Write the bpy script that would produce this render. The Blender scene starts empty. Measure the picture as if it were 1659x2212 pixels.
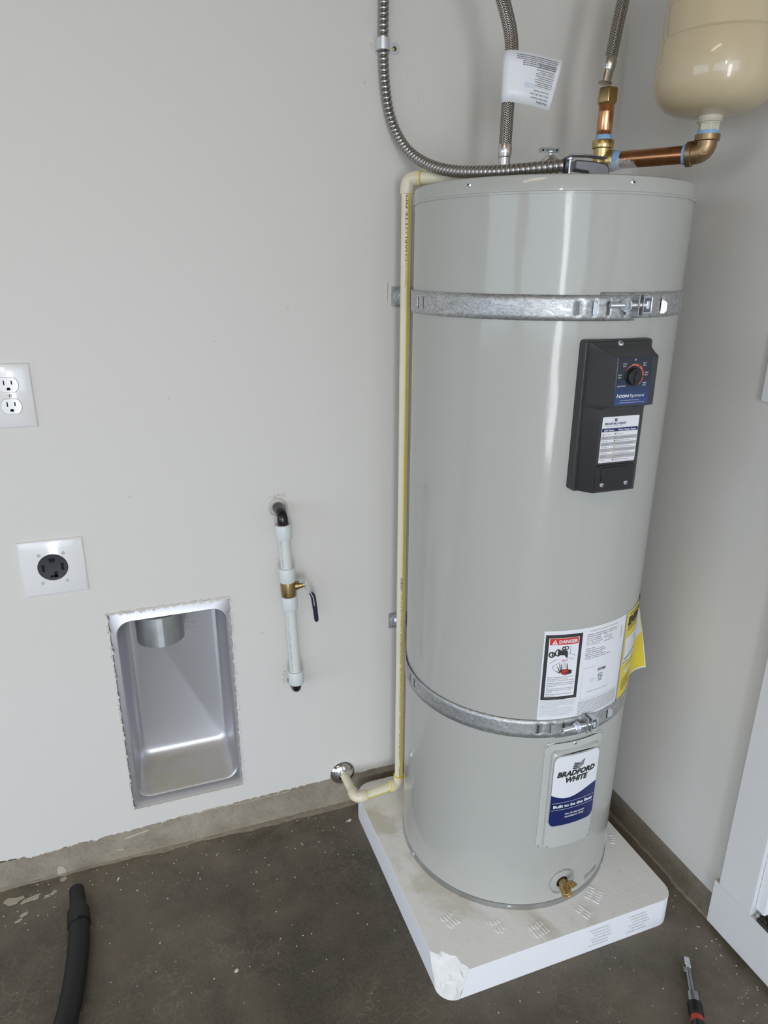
import bpy, bmesh, math, random
from mathutils import Vector, Matrix

random.seed(7)
S = bpy.context.scene
COL = S.collection
PI = math.pi
rad = math.radians

# ------------------------------------------------------------------ camera, world, lights, exposure
cam_d = bpy.data.cameras.new('camera')
cam_d.sensor_width = 36.0
cam_d.sensor_height = 36.0
cam_d.lens = 24.49
cam_d.clip_start = 0.02
cam = bpy.data.objects.new('camera', cam_d)
COL.objects.link(cam)
_r = Vector((0.9398229, -0.34161078, 0.0059157))
_u = Vector((0.10733102, 0.31163326, 0.94412116))
_d = Vector((0.32436549, 0.88667175, -0.32954551))
cam.matrix_world = Matrix(((_r.x, _u.x, -_d.x, -1.06428), (_r.y, _u.y, -_d.y, -1.43278),
                           (_r.z, _u.z, -_d.z, 1.34073), (0, 0, 0, 1)))
S.camera = cam

w = bpy.data.worlds.new('sky')
S.world = w
w.use_nodes = True
w.node_tree.nodes['Background'].inputs['Color'].default_value = (0.74, 0.86, 1.03, 1)
w.node_tree.nodes['Background'].inputs['Strength'].default_value = 3.7


def area(name, loc, aim, sx, sy, power, col):
    l = bpy.data.lights.new(name, 'AREA')
    l.shape = 'RECTANGLE'
    l.size, l.size_y = sx, sy
    l.energy = power
    l.color = col
    o = bpy.data.objects.new(name, l)
    COL.objects.link(o)
    o.location = loc
    o.rotation_euler = (Vector(aim) - Vector(loc)).to_track_quat('-Z', 'Y').to_euler()
    return o


# skylight comes in through the open garage door behind the camera and an opening added at the left for side light:
# portals guide the sampling of the sky through the two openings
for nm, loc, aim, sx, sy in (('garage_door_portal', (-2.7, -4.62, 1.07), (-2.7, 0, 1.07), 4.6, 2.14),
                             ('left_opening_portal', (-5.22, -2.3, 1.07), (0, -2.3, 1.07), 2.8, 2.14)):
    pt = area(nm, loc, aim, sx, sy, 1, (1, 1, 1))
    pt.data.cycles.is_portal = True
# narrow area light added in the door opening for the streak on the heater
area('added_streak_light', (-1.64, -4.55, .95), (-1.55, 0.0, .85), .48, 1.9, 44, (0.95, 0.97, 1.0))
# warm ceiling lamp of the garage and a bare bulb
area('ceiling_lamp', (-2.4, -2.3, 2.70), (-2.4, -2.3, 0), 1.2, .25, 13, (1.0, .78, .52))
bulb = bpy.data.lights.new('garage_bulb', 'POINT')
bulb.energy = 17
bulb.color = (1.0, .92, .80)
bulb.shadow_soft_size = .06
bo = bpy.data.objects.new('garage_bulb', bulb)
COL.objects.link(bo)
bo.location = (-2.12, -4.1, 2.02)

S.view_settings.view_transform = 'Standard'
S.view_settings.look = 'None'
S.view_settings.gamma = 1.0
S.view_settings.use_curve_mapping = False
S.view_settings.exposure = -0.03
S.cycles.use_denoising = True
S.cycles.max_bounces = 10
S.cycles.diffuse_bounces = 6
S.cycles.sample_clamp_indirect = 6.0

# ------------------------------------------------------------------ materials


class NT:
    """small node-tree helper"""

    def __init__(self, name):
        self.m = bpy.data.materials.new(name)
        self.m.use_nodes = True
        self.t = self.m.node_tree
        self.b = self.t.nodes['Principled BSDF']

    def n(self, kind, **kw):
        nd = self.t.nodes.new(kind)
        for k, v in kw.items():
            setattr(nd, k, v)
        return nd

    def l(self, a, b):
        self.t.links.new(a, b)

    def coord(self, which='Object', scale=(1, 1, 1)):
        c = self.n('ShaderNodeTexCoord')
        mp = self.n('ShaderNodeMapping')
        mp.inputs['Scale'].default_value = scale
        self.l(c.outputs[which], mp.inputs['Vector'])
        return mp.outputs['Vector']

    def noise(self, vec, scale, detail=4, rough=.55, dist=0.0):
        nd = self.n('ShaderNodeTexNoise')
        nd.inputs['Scale'].default_value = scale
        nd.inputs['Detail'].default_value = detail
        nd.inputs['Roughness'].default_value = rough
        nd.inputs['Distortion'].default_value = dist
        self.l(vec, nd.inputs['Vector'])
        return nd.outputs['Fac']

    def ramp(self, fac, stops):
        nd = self.n('ShaderNodeValToRGB')
        cr = nd.color_ramp
        while len(cr.elements) < len(stops):
            cr.elements.new(0.5)
        for e, (p, c) in zip(cr.elements, stops):
            e.position = p
            e.color = (c, c, c, 1) if isinstance(c, (int, float)) else (*c, 1)
        self.l(fac, nd.inputs['Fac'])
        return nd.outputs['Color']

    def mix(self, fac, a, b, mode='MIX'):
        nd = self.n('ShaderNodeMix', data_type='RGBA', blend_type=mode)
        for s, v in ((nd.inputs[0], fac), (nd.inputs[6], a), (nd.inputs[7], b)):
            if hasattr(v, 'is_linked'):
                self.l(v, s)
            elif isinstance(v, (int, float)):
                s.default_value = v
            else:
                s.default_value = (*v, 1)
        return nd.outputs[2]

    def math(self, op, a, b=0.0, c=None):
        nd = self.n('ShaderNodeMath', operation=op)
        vals = [a, b] + ([c] if c is not None else [])
        for s, v in zip(nd.inputs, vals):
            if hasattr(v, 'is_linked'):
                self.l(v, s)
            else:
                s.default_value = v
        return nd.outputs[0]

    def bump(self, h, strength=.3, dist=.001):
        nd = self.n('ShaderNodeBump')
        nd.inputs['Strength'].default_value = strength
        nd.inputs['Distance'].default_value = dist
        self.l(h, nd.inputs['Height'])
        self.l(nd.outputs['Normal'], self.b.inputs['Normal'])

    def col(self, c):
        if hasattr(c, 'is_linked'):
            self.l(c, self.b.inputs['Base Color'])
        else:
            self.b.inputs['Base Color'].default_value = (*c, 1)

    def set(self, **kw):
        for k, v in kw.items():
            s = self.b.inputs[k.replace('_', ' ')]
            if hasattr(v, 'is_linked'):
                self.l(v, s)
            else:
                s.default_value = v


def plain(name, c, rough=.5, metal=0.0, var=.06, vscale=30, bump=0.0, bscale=200, coat=0.0, **kw):
    t = NT(name)
    v = t.coord()
    f = t.noise(v, vscale, 3)
    t.col(t.mix(f, tuple(x * (1 - var) for x in c), tuple(min(1, x * (1 + var)) for x in c)))
    t.set(Roughness=rough, Metallic=metal, **kw)
    if coat:
        t.b.inputs['Coat Weight'].default_value = coat
        t.b.inputs['Coat Roughness'].default_value = .06
    if bump:
        t.bump(t.noise(v, bscale, 2), bump, .001)
    return t.m


def mat_wall(name, c):
    t = NT(name)
    v = t.coord()
    big = t.noise(v, 1.3, 3)
    col = t.mix(big, tuple(x * .985 for x in c), tuple(x * 1.015 for x in c))
    # sparse scuffs
    sc = t.noise(t.coord(scale=(9, 9, 3)), 3.0, 6, .7, 1.2)
    scm = t.ramp(sc, [(.70, 0), (.76, 1)])
    col = t.mix(t.math('MULTIPLY', scm, .10), col, (.32, .31, .29))
    t.col(col)
    t.set(Roughness=.62)
    fine = t.noise(v, 190, 2, .5)
    med = t.noise(v, 26, 3, .5)
    t.bump(t.math('ADD', fine, t.math('MULTIPLY', med, 1.6)), .16, .0012)
    return t.m


def mat_concrete(name, dark, light, lines=.5, specks=True, pores=False):
    t = NT(name)
    v = t.coord()
    big = t.noise(v, 2.1, 5, .6, .6)
    mid = t.noise(v, 11, 6, .65, .4)
    fine = t.noise(v, 170, 3, .7)
    f = t.math('ADD', t.math('MULTIPLY', big, .62), t.math('MULTIPLY', mid, .38))
    col = t.ramp(f, [(.40, dark), (.50, tuple((a + b) / 2 for a, b in zip(dark, light))), (.60, light)])
    col = t.mix(t.ramp(fine, [(.35, 0), (.8, .35)]), col, tuple(x * 1.5 for x in light))
    # pale scratches and crazing
    vor = t.n('ShaderNodeTexVoronoi', feature='DISTANCE_TO_EDGE')
    vor.inputs['Scale'].default_value = 21
    nz = t.n('ShaderNodeTexNoise')
    nz.inputs['Scale'].default_value = 7
    nz.inputs['Detail'].default_value = 4
    t.l(v, nz.inputs['Vector'])
    wob = t.mix(.35, v, nz.outputs['Color'], 'ADD')
    t.l(wob, vor.inputs['Vector'])
    craz = t.ramp(vor.outputs['Distance'], [(0.0, 1), (.035, 0)])
    gate = t.ramp(t.noise(v, 3.3, 2), [(.44, 0), (.62, 1)])
    m = t.math('MULTIPLY', t.math('MULTIPLY', craz, gate), .22 * lines)
    col = t.mix(m, col, (.46, .42, .35))
    if pores:
        vp = t.n('ShaderNodeTexVoronoi')
        vp.inputs['Scale'].default_value = 95
        t.l(v, vp.inputs['Vector'])
        pr_ = t.ramp(vp.outputs['Distance'], [(0.0, 1), (.16, 1), (.24, 0)])
        pg = t.ramp(vp.outputs['Color'], [(.66, 0), (.70, 1)])
        col = t.mix(t.math('MULTIPLY', pr_, t.math('MULTIPLY', pg, .7)), col, tuple(x * .45 for x in dark))
    if specks:
        vs = t.n('ShaderNodeTexVoronoi')
        vs.inputs['Scale'].default_value = 42
        t.l(v, vs.inputs['Vector'])
        sp = t.ramp(vs.outputs['Distance'], [(0.0, 1), (.075, 1), (.10, 0)])
        g2 = t.ramp(vs.outputs['Color'], [(.80, 0), (.82, 1)])
        col = t.mix(t.math('MULTIPLY', sp, t.math('MULTIPLY', g2, .55)), col, (.62, .58, .5))
    if specks:                        # plaster dust swept up against the back wall
        sy = t.n('ShaderNodeSeparateXYZ')
        t.l(v, sy.inputs[0])
        near = t.n('ShaderNodeMapRange')
        near.inputs['From Min'].default_value = -.20
        near.inputs['From Max'].default_value = .0
        t.l(sy.outputs[1], near.inputs['Value'])
        nearx = t.n('ShaderNodeMapRange')
        nearx.inputs['From Min'].default_value = -.45
        nearx.inputs['From Max'].default_value = .0
        t.l(sy.outputs[0], nearx.inputs['Value'])
        near_ = t.math('MAXIMUM', near.outputs[0], nearx.outputs[0])
        dust = t.math('MULTIPLY', near_, t.ramp(t.noise(v, 9, 6, .7, .5), [(.32, .15), (.62, 1)]))
        col = t.mix(t.math('MULTIPLY', dust, .55), col, (.30, .265, .21))
    t.col(col)
    t.set(Roughness=t.ramp(mid, [(.3, .42), (.7, .62)]))
    t.bump(t.math('ADD', mid, t.math('MULTIPLY', fine, .5)), .22, .0018)
    return t.m


def mat_metal(name, c, rough=.3, var=.1, vscale=25, bump=0.0, bscale=120, stretch=(1, 1, 1), aniso=0.0):
    t = NT(name)
    v = t.coord(scale=stretch)
    f = t.noise(v, vscale, 4, .6)
    t.col(t.mix(f, tuple(x * (1 - var) for x in c), tuple(min(1, x * (1 + var)) for x in c)))
    t.set(Metallic=1.0, Roughness=t.ramp(f, [(.3, max(.04, rough - .06)), (.7, rough + .08)]))
    if bump:
        t.bump(t.noise(v, bscale, 3), bump, .0008)
    return t.m


def mat_galv(name):
    t = NT(name)
    v = t.coord(scale=(1, 1, 2.2))
    wv = t.noise(v, 34, 5, .72, 1.8)
    sp = t.ramp(wv, [(.36, (.60, .61, .61)), (.485, (.54, .55, .55)), (.515, (.26, .265, .265)), (.545, (.56, .57, .575)), (.70, (.64, .65, .655))])
    t.col(sp)
    t.set(Metallic=1.0, Roughness=t.ramp(wv, [(.3, .44), (.7, .60)]))
    t.bump(wv, .10, .0005)
    return t.m


def mat_braid(name):
    t = NT(name)
    c = t.n('ShaderNodeTexCoord')
    sep = t.n('ShaderNodeSeparateXYZ')
    t.l(c.outputs['UV'], sep.inputs[0])
    U, V = sep.outputs[0], sep.outputs[1]          # U 0..1 round the hose, V in metres along it
    tri = t.math('PINGPONG', t.math('MULTIPLY', U, 8.0), .5)      # zigzag columns
    ph = t.math('FRACT', t.math('ADD', t.math('MULTIPLY', V, 290.0), t.math('MULTIPLY', tri, 2.2)))
    h = t.math('PINGPONG', ph, .5)
    hh = t.ramp(h, [(.06, 0), (.34, 1)])
    edge = t.ramp(t.math('PINGPONG', t.math('MULTIPLY', U, 8.0), .5), [(0.0, .45), (.10, 1), (.42, 1), (.5, .45)])
    hgt = t.math('MULTIPLY', hh, edge)
    t.col(t.mix(hgt, (.10, .09, .08), (.62, .585, .54)))
    t.set(Metallic=1.0, Roughness=.32)
    t.bump(hgt, .7, .0016)
    return t.m


def mat_stand(name):
    t = NT(name)
    v = t.coord()
    base = t.mix(t.noise(v, 7, 5, .6), (.85, .84, .80), (.94, .93, .90))
    st = t.noise(v, 3.6, 5, .62, .9)
    stain = t.ramp(st, [(.50, 0), (.60, 1)])
    gm = t.n('ShaderNodeNewGeometry')
    sn = t.n('ShaderNodeSeparateXYZ')
    t.l(gm.outputs['Normal'], sn.inputs[0])
    up = t.ramp(sn.outputs[2], [(.5, 0), (.9, 1)])           # dirt lies on the top only
    col = t.mix(t.math('MULTIPLY', t.math('MULTIPLY', stain, up), .55), base, (.56, .49, .37))
    rust = t.ramp(t.noise(v, 24, 4, .7), [(.69, 0), (.75, 1)])
    col = t.mix(t.math('MULTIPLY', t.math('MULTIPLY', rust, up), .4), col, (.40, .28, .16))
    col = t.mix(t.math('SUBTRACT', 1.0, up), col, (.88, .89, .92))
    t.col(col)
    t.set(Roughness=.7)
    t.bump(t.math('ADD', t.noise(v, 90, 4, .7), t.noise(v, 18, 3)), .3, .002)
    return t.m


M = {}
M['wall'] = mat_wall('wall_paint', (.69, .672, .632))
M['ceiling'] = plain('ceiling_paint', (.29, .25, .19), .8)
M['floor'] = mat_concrete('floor_concrete', (.056, .048, .034), (.150, .126, .090), 1.0)
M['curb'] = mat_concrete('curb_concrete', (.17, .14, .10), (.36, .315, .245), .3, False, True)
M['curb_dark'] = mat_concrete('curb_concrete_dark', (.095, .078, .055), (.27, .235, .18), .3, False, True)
M['drive'] = plain('drive_asphalt', (.13, .125, .115), .9)
M['plaster'] = plain('torn_plaster', (.70, .66, .58), .9, bump=.4)
M['paper'] = plain('torn_paper', (.62, .60, .56), .9)
M['trim'] = plain('trim_white', (.74, .74, .74), .38, var=.02)
M['rim'] = plain('hole_rim_paint', (.60, .59, .56), .7)
M['scuff'] = plain('scuff', (.45, .43, .39), .8)
M['jamb'] = plain('jamb_white', (.86, .87, .89), .3, var=.02)
M['caulk'] = plain('caulk_tan', (.58, .51, .40), .8)
M['brush'] = plain('weatherstrip', (.045, .042, .040), .8, var=.5, vscale=220, bump=.5)


def mat_heater():
    t = NT('heater_enamel')
    v = t.coord()
    t.col((.445, .447, .415))
    t.set(Roughness=.45)
    t.b.inputs['Specular IOR Level'].default_value = .25
    t.b.inputs['Coat Weight'].default_value = .85
    t.b.inputs['Coat Roughness'].default_value = .085
    t.b.inputs['Coat IOR'].default_value = 1.38
    peel = t.noise(v, 330, 2, .5)                         # orange peel
    dent = t.noise(t.coord(scale=(1, 1, .32)), 9, 2, .5)   # slight waviness of the sheet metal
    h = t.math('ADD', t.math('MULTIPLY', peel, .016), dent)
    t.bump(h, 1.0, .0032)
    t.l(t.t.nodes['Bump'].outputs['Normal'], t.b.inputs['Coat Normal'])
    return t.m


M['heater'] = mat_heater()
M['heater_trim'] = plain('heater_cover_plastic', (.52, .525, .50), .32, var=.02, coat=.3)
M['galv'] = mat_galv('galvanized_steel')
M['galv_ring'] = mat_metal('galvanized_ring', (.50, .51, .51), .42)
M['slot_shade'] = mat_metal('slot_shade', (.16, .155, .15), .5)  # dark tone standing in for shade inside the strap slots
M['zinc'] = mat_metal('zinc_bright', (.76, .80, .84), .30)
M['zinc'].node_tree.nodes['Principled BSDF'].inputs['Metallic'].default_value = .72
M['galv'].node_tree.nodes['Principled BSDF'].inputs['Metallic'].default_value = .85
M['zinc_dull'] = mat_metal('zinc_cast', (.19, .195, .20), .5, bump=.25)
M['zinc_plate'] = mat_metal('zinc_plate', (.34, .35, .365), .42)
M['conduit'] = mat_metal('conduit_steel', (.40, .385, .37), .30)
M['braid'] = mat_braid('braided_steel')
M['ferrule'] = mat_metal('ferrule_steel', (.62, .59, .56), .26)
M['brass'] = mat_metal('brass_yellow', (.60, .45, .20), .30, bump=.1)
M['brass_dark'] = mat_metal('brass_dark', (.42, .31, .14), .34, bump=.1)
M['bronze'] = mat_metal('bronze_cast', (.36, .245, .135), .40, bump=.25, bscale=400)
M['copper'] = mat_metal('copper_pipe', (.45, .21, .10), .28, var=.25, vscale=40, stretch=(1, 1, .3))
M['copper_light'] = mat_metal('copper_nipple', (.66, .36, .19), .26, var=.2)
M['tape'] = plain('thread_tape_blue', (.25, .45, .72), .55, var=.15, vscale=150)
M['tank'] = plain('tank_cream', (.61, .505, .325), .34, var=.01, coat=.6)
M['tank_neck'] = plain('tank_neck_cream', (.62, .58, .46), .5)
M['cpvc'] = plain('cpvc_cream', (.85, .80, .61), .36, var=.02)
M['elbow'] = plain('cpvc_elbow_cream', (.80, .725, .54), .30, var=.02)
M['stripe'] = plain('stripe_yellow', (.84, .64, .05), .4, var=.04)
M['ink'] = plain('ink_black', (.03, .03, .03), .6, var=0)
M['ink_grey'] = plain('ink_grey', (.17, .17, .18), .6, var=0)
M['ink_soft'] = plain('ink_soft', (.33, .33, .34), .6, var=0)
M['navy'] = plain('ink_navy', (.012, .022, .115), .32, var=.02)
M['dial_navy'] = plain('dial_navy', (.015, .026, .075), .3, var=.1)
M['blue'] = plain('ink_blue', (.035, .085, .25), .35, var=.05)
M['ink_faint'] = plain('ink_faint', (.52, .53, .56), .7, var=.25, vscale=160)
M['lightblue'] = plain('ink_lightblue', (.42, .60, .74), .6)
M['red'] = plain('ink_red', (.63, .035, .025), .4, var=0)
M['dial_red'] = plain('dial_red', (.62, .12, .08), .4, var=0)
M['white'] = plain('label_white', (.80, .81, .84), .35, var=.01)
M['print_white'] = plain('print_white', (.82, .83, .85), .4, var=.01)
M['row_grey'] = plain('label_row_grey', (.45, .45, .46), .4, var=.01)
M['yellow'] = plain('label_yellow', (.78, .62, .04), .38, var=.02)
M['green'] = plain('ink_green', (.02, .25, .08), .4, var=0)
M['amber'] = plain('ink_amber', (.70, .42, .05), .4, var=0)
M['charcoal'] = plain('control_plastic', (.040, .040, .042), .38, var=.06, bump=.06, bscale=500)
M['black'] = plain('black_plastic', (.012, .012, .013), .32, var=.1)
M['black_matte'] = plain('black_matte', (.003, .003, .003), .9)
M['hose'] = plain('hose_black', (.0065, .0062, .006), .55, var=.2, vscale=60)
M['outlet'] = plain('outlet_plastic', (.80, .80, .79), .16, var=.01, coat=.5)
M['receptacle'] = plain('receptacle_black', (.034, .036, .040), .6)
M['screw_white'] = plain('screw_painted', (.68, .68, .67), .35)
M['pan'] = mat_metal('stamped_pan_steel', (.53, .53, .545), .36, var=.05, vscale=60)
M['pan_dust'] = M['pan']
M['pex'] = plain('pex_white', (.70, .72, .69), .35, var=.02, Subsurface_Weight=.15)
M['pexring'] = plain('pex_ring', (.69, .72, .72), .4, var=.02, Subsurface_Weight=.2)
M['pexblack'] = plain('pex_elbow_black', (.010, .009, .012), .22)
M['chrome'] = mat_metal('chrome', (.78, .78, .78), .08, var=.03)
M['lever_sleeve'] = plain('lever_sleeve', (.018, .018, .045), .38)
M['stand'] = mat_stand('insulating_stand')
M['stand_raw'] = plain('broken_foam', (.80, .79, .77), .9, bump=.9, bscale=140)
M['chip'] = plain('paint_chip', (.72, .70, .64), .8)
M['tool'] = mat_metal('tool_steel', (.33, .33, .34), .28)
M['tool_red'] = plain('tool_red', (.45, .05, .035), .35)
M['blot'] = plain('dried_compound', (.50, .46, .37), .9, bump=.5)


def mat_pan():
    """stamped steel with pale dust lying on surfaces that face up"""
    t = NT('dusty_pan_steel')
    v = t.coord()
    gm = t.n('ShaderNodeNewGeometry')
    sn = t.n('ShaderNodeSeparateXYZ')
    t.l(gm.outputs['Normal'], sn.inputs[0])
    up = t.ramp(sn.outputs[2], [(.55, 0), (.85, 1)])
    d = t.ramp(t.noise(v, 20, 5, .65, .8), [(.35, .45), (.7, 1.0)])
    f = t.math('MULTIPLY', up, d)
    t.col(t.mix(f, (.66, .66, .69), (.42, .375, .29)))
    t.set(Metallic=t.math('SUBTRACT', 1.0, t.math('MULTIPLY', f, .9)), Roughness=t.math('ADD', .44, t.math('MULTIPLY', f, .35)))
    t.bump(t.noise(v, 60, 3), .04, .001)
    return t.m


M['pan'] = mat_pan()


def mat_film():
    t = NT('clear_film')
    v = t.coord()
    t.col((.85, .86, .86))
    t.set(Roughness=.12, IOR=1.15)
    t.b.inputs['Alpha'].default_value = .20
    t.bump(t.noise(v, 60, 4), .6, .003)
    return t.m


M['film'] = mat_film()

# ------------------------------------------------------------------ mesh building


class MB:
    def __init__(self):
        self.v, self.f, self.mi, self.sm, self.uv = [], [], [], [], {}

    def add(self, verts, faces, mi=0, smooth=False, uvs=None):
        o = len(self.v)
        self.v += [tuple(p) for p in verts]
        for i, f in enumerate(faces):
            if uvs:
                self.uv[len(self.f)] = uvs[i]
            self.f.append([a + o for a in f])
            self.mi.append(mi)
            self.sm.append(smooth)
        return self

    def box(self, lo, hi, mi=0):
        (x0, y0, z0), (x1, y1, z1) = lo, hi
        v = [(x0, y0, z0), (x1, y0, z0), (x1, y1, z0), (x0, y1, z0), (x0, y0, z1), (x1, y0, z1), (x1, y1, z1), (x0, y1, z1)]
        f = [(0, 3, 2, 1), (4, 5, 6, 7), (0, 1, 5, 4), (1, 2, 6, 5), (2, 3, 7, 6), (3, 0, 4, 7)]
        return self.add(v, f, mi)

    def obox(self, c, ax, half, mi=0):
        """oriented box: centre, three axes, half sizes"""
        c = Vector(c)
        a = [Vector(q).normalized() * h for q, h in zip(ax, half)]
        v = [c + a[0] * i + a[1] * j + a[2] * k for k in (-1, 1) for j in (-1, 1) for i in (-1, 1)]
        f = [(0, 2, 3, 1), (4, 5, 7, 6), (0, 1, 5, 4), (1, 3, 7, 5), (3, 2, 6, 7), (2, 0, 4, 6)]
        return self.add(v, f, mi)

    def lathe(self, prof, org=(0, 0, 0), axis=(0, 0, 1), n=32, a0=0.0, a1=2 * PI, mi=0, smooth=True, caps=True, ref=None):
        """profile of (radius, height) along axis from org"""
        ax = Vector(axis).normalized()
        if ref is None:
            ref = Vector((1, 0, 0)) if abs(ax.x) < .9 else Vector((0, 1, 0))
        ex = (Vector(ref) - ax * Vector(ref).dot(ax)).normalized()
        ey = ax.cross(ex)
        o = Vector(org)
        full = abs(a1 - a0 - 2 * PI) < 1e-6
        m = n if full else n + 1
        v = []
        for r, h in prof:
            for i in range(m):
                a = a0 + (a1 - a0) * i / n
                v.append(o + ax * h + (ex * math.cos(a) + ey * math.sin(a)) * r)
        f = []
        for k in range(len(prof) - 1):
            for i in range(n):
                j = (i + 1) % m
                f.append((k * m + i, k * m + j, (k + 1) * m + j, (k + 1) * m + i))
        self.add(v, f, mi, smooth)
        if caps and full:
            for k, flip in ((0, True), (len(prof) - 1, False)):
                if prof[k][0] > 1e-5:
                    idx = list(range(m))
                    o2 = len(self.v)
                    self.v += [tuple(v[k * m + i]) for i in idx]
                    fc = [o2 + i for i in idx]
                    self.f.append(fc[::-1] if flip else fc)
                    self.mi.append(mi)
                    self.sm.append(False)
        return self

    def tube(self, pts, radii, n=20, mi=0, caps=True, vlen=0.0, smooth=True, vend=None):
        """tube along points; UV = (turn, metres)"""
        P = [Vector(p) for p in pts]
        if isinstance(radii, (int, float)):
            radii = [radii] * len(P)
        T = []
        for i in range(len(P)):
            a, b = P[max(0, i - 1)], P[min(len(P) - 1, i + 1)]
            T.append((b - a).normalized())
        ref = Vector((0, 0, 1)) if abs(T[0].z) < .9 else Vector((0, -1, 0))
        N = (ref - T[0] * ref.dot(T[0])).normalized()
        v, L = [], [0.0]
        for i in range(len(P)):
            if i:
                L.append(L[-1] + (P[i] - P[i - 1]).length)
                N = (N - T[i] * N.dot(T[i])).normalized()
            B = T[i].cross(N)
            for k in range(n):
                a = 2 * PI * k / n
                v.append(P[i] + (N * math.cos(a) + B * math.sin(a)) * radii[i])
        f, uv = [], []
        for i in range(len(P) - 1):
            for k in range(n):
                j = (k + 1) % n
                f.append((i * n + k, i * n + j, (i + 1) * n + j, (i + 1) * n + k))
                u0, u1 = k / n, (k + 1) / n
                uv.append(((u0, L[i]), (u1, L[i]), (u1, L[i + 1]), (u0, L[i + 1])))
        self.add(v, f, mi, smooth, uv)
        if caps:
            for i, flip in ((0, True), (len(P) - 1, False)):
                idx = [tuple(v[i * n + k]) for k in range(n)]
                fc = list(range(n))
                self.add(idx, [fc[::-1] if flip else fc], mi, False)
        return self

    def prism(self, outline, depth, org, ex, ey, mi=0, taper=0.0):
        """2-D outline in (ex, ey) at org, extruded along ex x ey by depth"""
        ex, ey = Vector(ex), Vector(ey)
        nz = ex.cross(ey).normalized()
        o = Vector(org)
        n = len(outline)
        cx = sum(p[0] for p in outline) / n
        cy = sum(p[1] for p in outline) / n
        k = 1 - taper
        v = [o + ex * p[0] + ey * p[1] for p in outline]
        v += [o + ex * (cx + (p[0] - cx) * k) + ey * (cy + (p[1] - cy) * k) + nz * depth for p in outline]
        f = [list(range(n))[::-1], [n + i for i in range(n)]]
        f += [(i, (i + 1) % n, n + (i + 1) % n, n + i) for i in range(n)]
        return self.add(v, f, mi)

    def build(self, name, mats, parent=None, bevel=0.0, seg=2, solid=0.0, weld=False):
        me = bpy.data.meshes.new(name)
        me.from_pydata(self.v, [], self.f)
        for m in (mats if isinstance(mats, (list, tuple)) else [mats]):
            me.materials.append(M[m] if isinstance(m, str) else m)
        me.polygons.foreach_set('material_index', self.mi)
        me.polygons.foreach_set('use_smooth', self.sm)
        if self.uv:
            ul = me.uv_layers.new(name='UVMap')
            for p in me.polygons:
                q = self.uv.get(p.index)
                if q:
                    for li, c in zip(p.loop_indices, q):
                        ul.data[li].uv = c
        me.update()
        me.set_sharp_from_angle(angle=rad(38))
        o = bpy.data.objects.new(name, me)
        COL.objects.link(o)
        if parent:
            o.parent = parent
            o.matrix_parent_inverse = parent.matrix_world.inverted()
        if solid:
            md = o.modifiers.new('thickness', 'SOLIDIFY')
            md.thickness = solid
            md.offset = -1
        if bevel:
            md = o.modifiers.new('edge', 'BEVEL')
            md.width = bevel
            md.segments = seg
            md.limit_method = 'ANGLE'
            md.angle_limit = rad(40)
        return o


def empty(name, loc):
    o = bpy.data.objects.new(name, None)
    COL.objects.link(o)
    o.location = loc
    o.empty_display_size = .05
    o.matrix_world = Matrix.Translation(loc)
    return o


def tag(o, label, cat=None, group=None, kind=None):
    o['label'] = label
    if cat:
        o['category'] = cat
    if group:
        o['group'] = group
    if kind:
        o['kind'] = kind
    return o


def struct(o, label=None):
    o['kind'] = 'structure'
    if label:
        o['label'] = label
    return o


def rrect(w, h, r, cx=0, cy=0, n=5):
    out = []
    for (sx, sy, a0) in ((1, 1, 0), (-1, 1, 90), (-1, -1, 180), (1, -1, 270)):
        for i in range(n + 1):
            a = rad(a0 + 90 * i / n)
            out.append((cx + sx * (w / 2 - r) + r * math.cos(a), cy + sy * (h / 2 - r) + r * math.sin(a)))
    return out


def circ(r, n=24, cx=0, cy=0):
    return [(cx + r * math.cos(2 * PI * i / n), cy + r * math.sin(2 * PI * i / n)) for i in range(n)]


def spline(ctrl, per=12):
    """Catmull-Rom through points"""
    P = [Vector(p) for p in ctrl]
    P = [P[0] * 2 - P[1]] + P + [P[-1] * 2 - P[-2]]
    out = []
    for i in range(1, len(P) - 2):
        for k in range(per):
            t = k / per
            a, b, c, d = P[i - 1], P[i], P[i + 1], P[i + 2]
            out.append(.5 * ((2 * b) + (c - a) * t + (2 * a - 5 * b + 4 * c - d) * t * t + (3 * b - a - 3 * c + d) * t ** 3))
    out.append(P[-2])
    return out


def resample(pts, step):
    out, acc = [pts[0]], 0.0
    for a, b in zip(pts, pts[1:]):
        L = (b - a).length
        if L < 1e-9:
            continue
        d = step - acc
        while d <= L:
            out.append(a.lerp(b, d / L))
            d += step
        acc = L - (d - step)
    return out


# ------------------------------------------------------------------ flat print: lettering as mesh
_glyph = {}


def glyphs(body, bold=0.0, space=1.0):
    key = (body, bold, space)
    if key not in _glyph:
        cu = bpy.data.curves.new('lettering', 'FONT')
        cu.body = body
        cu.resolution_u = 2
        cu.offset = bold
        cu.space_character = space
        ob = bpy.data.objects.new('lettering', cu)
        COL.objects.link(ob)
        dg = bpy.context.evaluated_depsgraph_get()
        dg.update()
        me = bpy.data.meshes.new_from_object(ob.evaluated_get(dg))
        vs = [(q.co.x, q.co.y) for q in me.vertices]
        fs = [list(p.vertices) for p in me.polygons]
        bpy.data.meshes.remove(me)
        bpy.data.objects.remove(ob)
        bpy.data.curves.remove(cu)
        _glyph[key] = (vs, fs)
    return _glyph[key]


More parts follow.
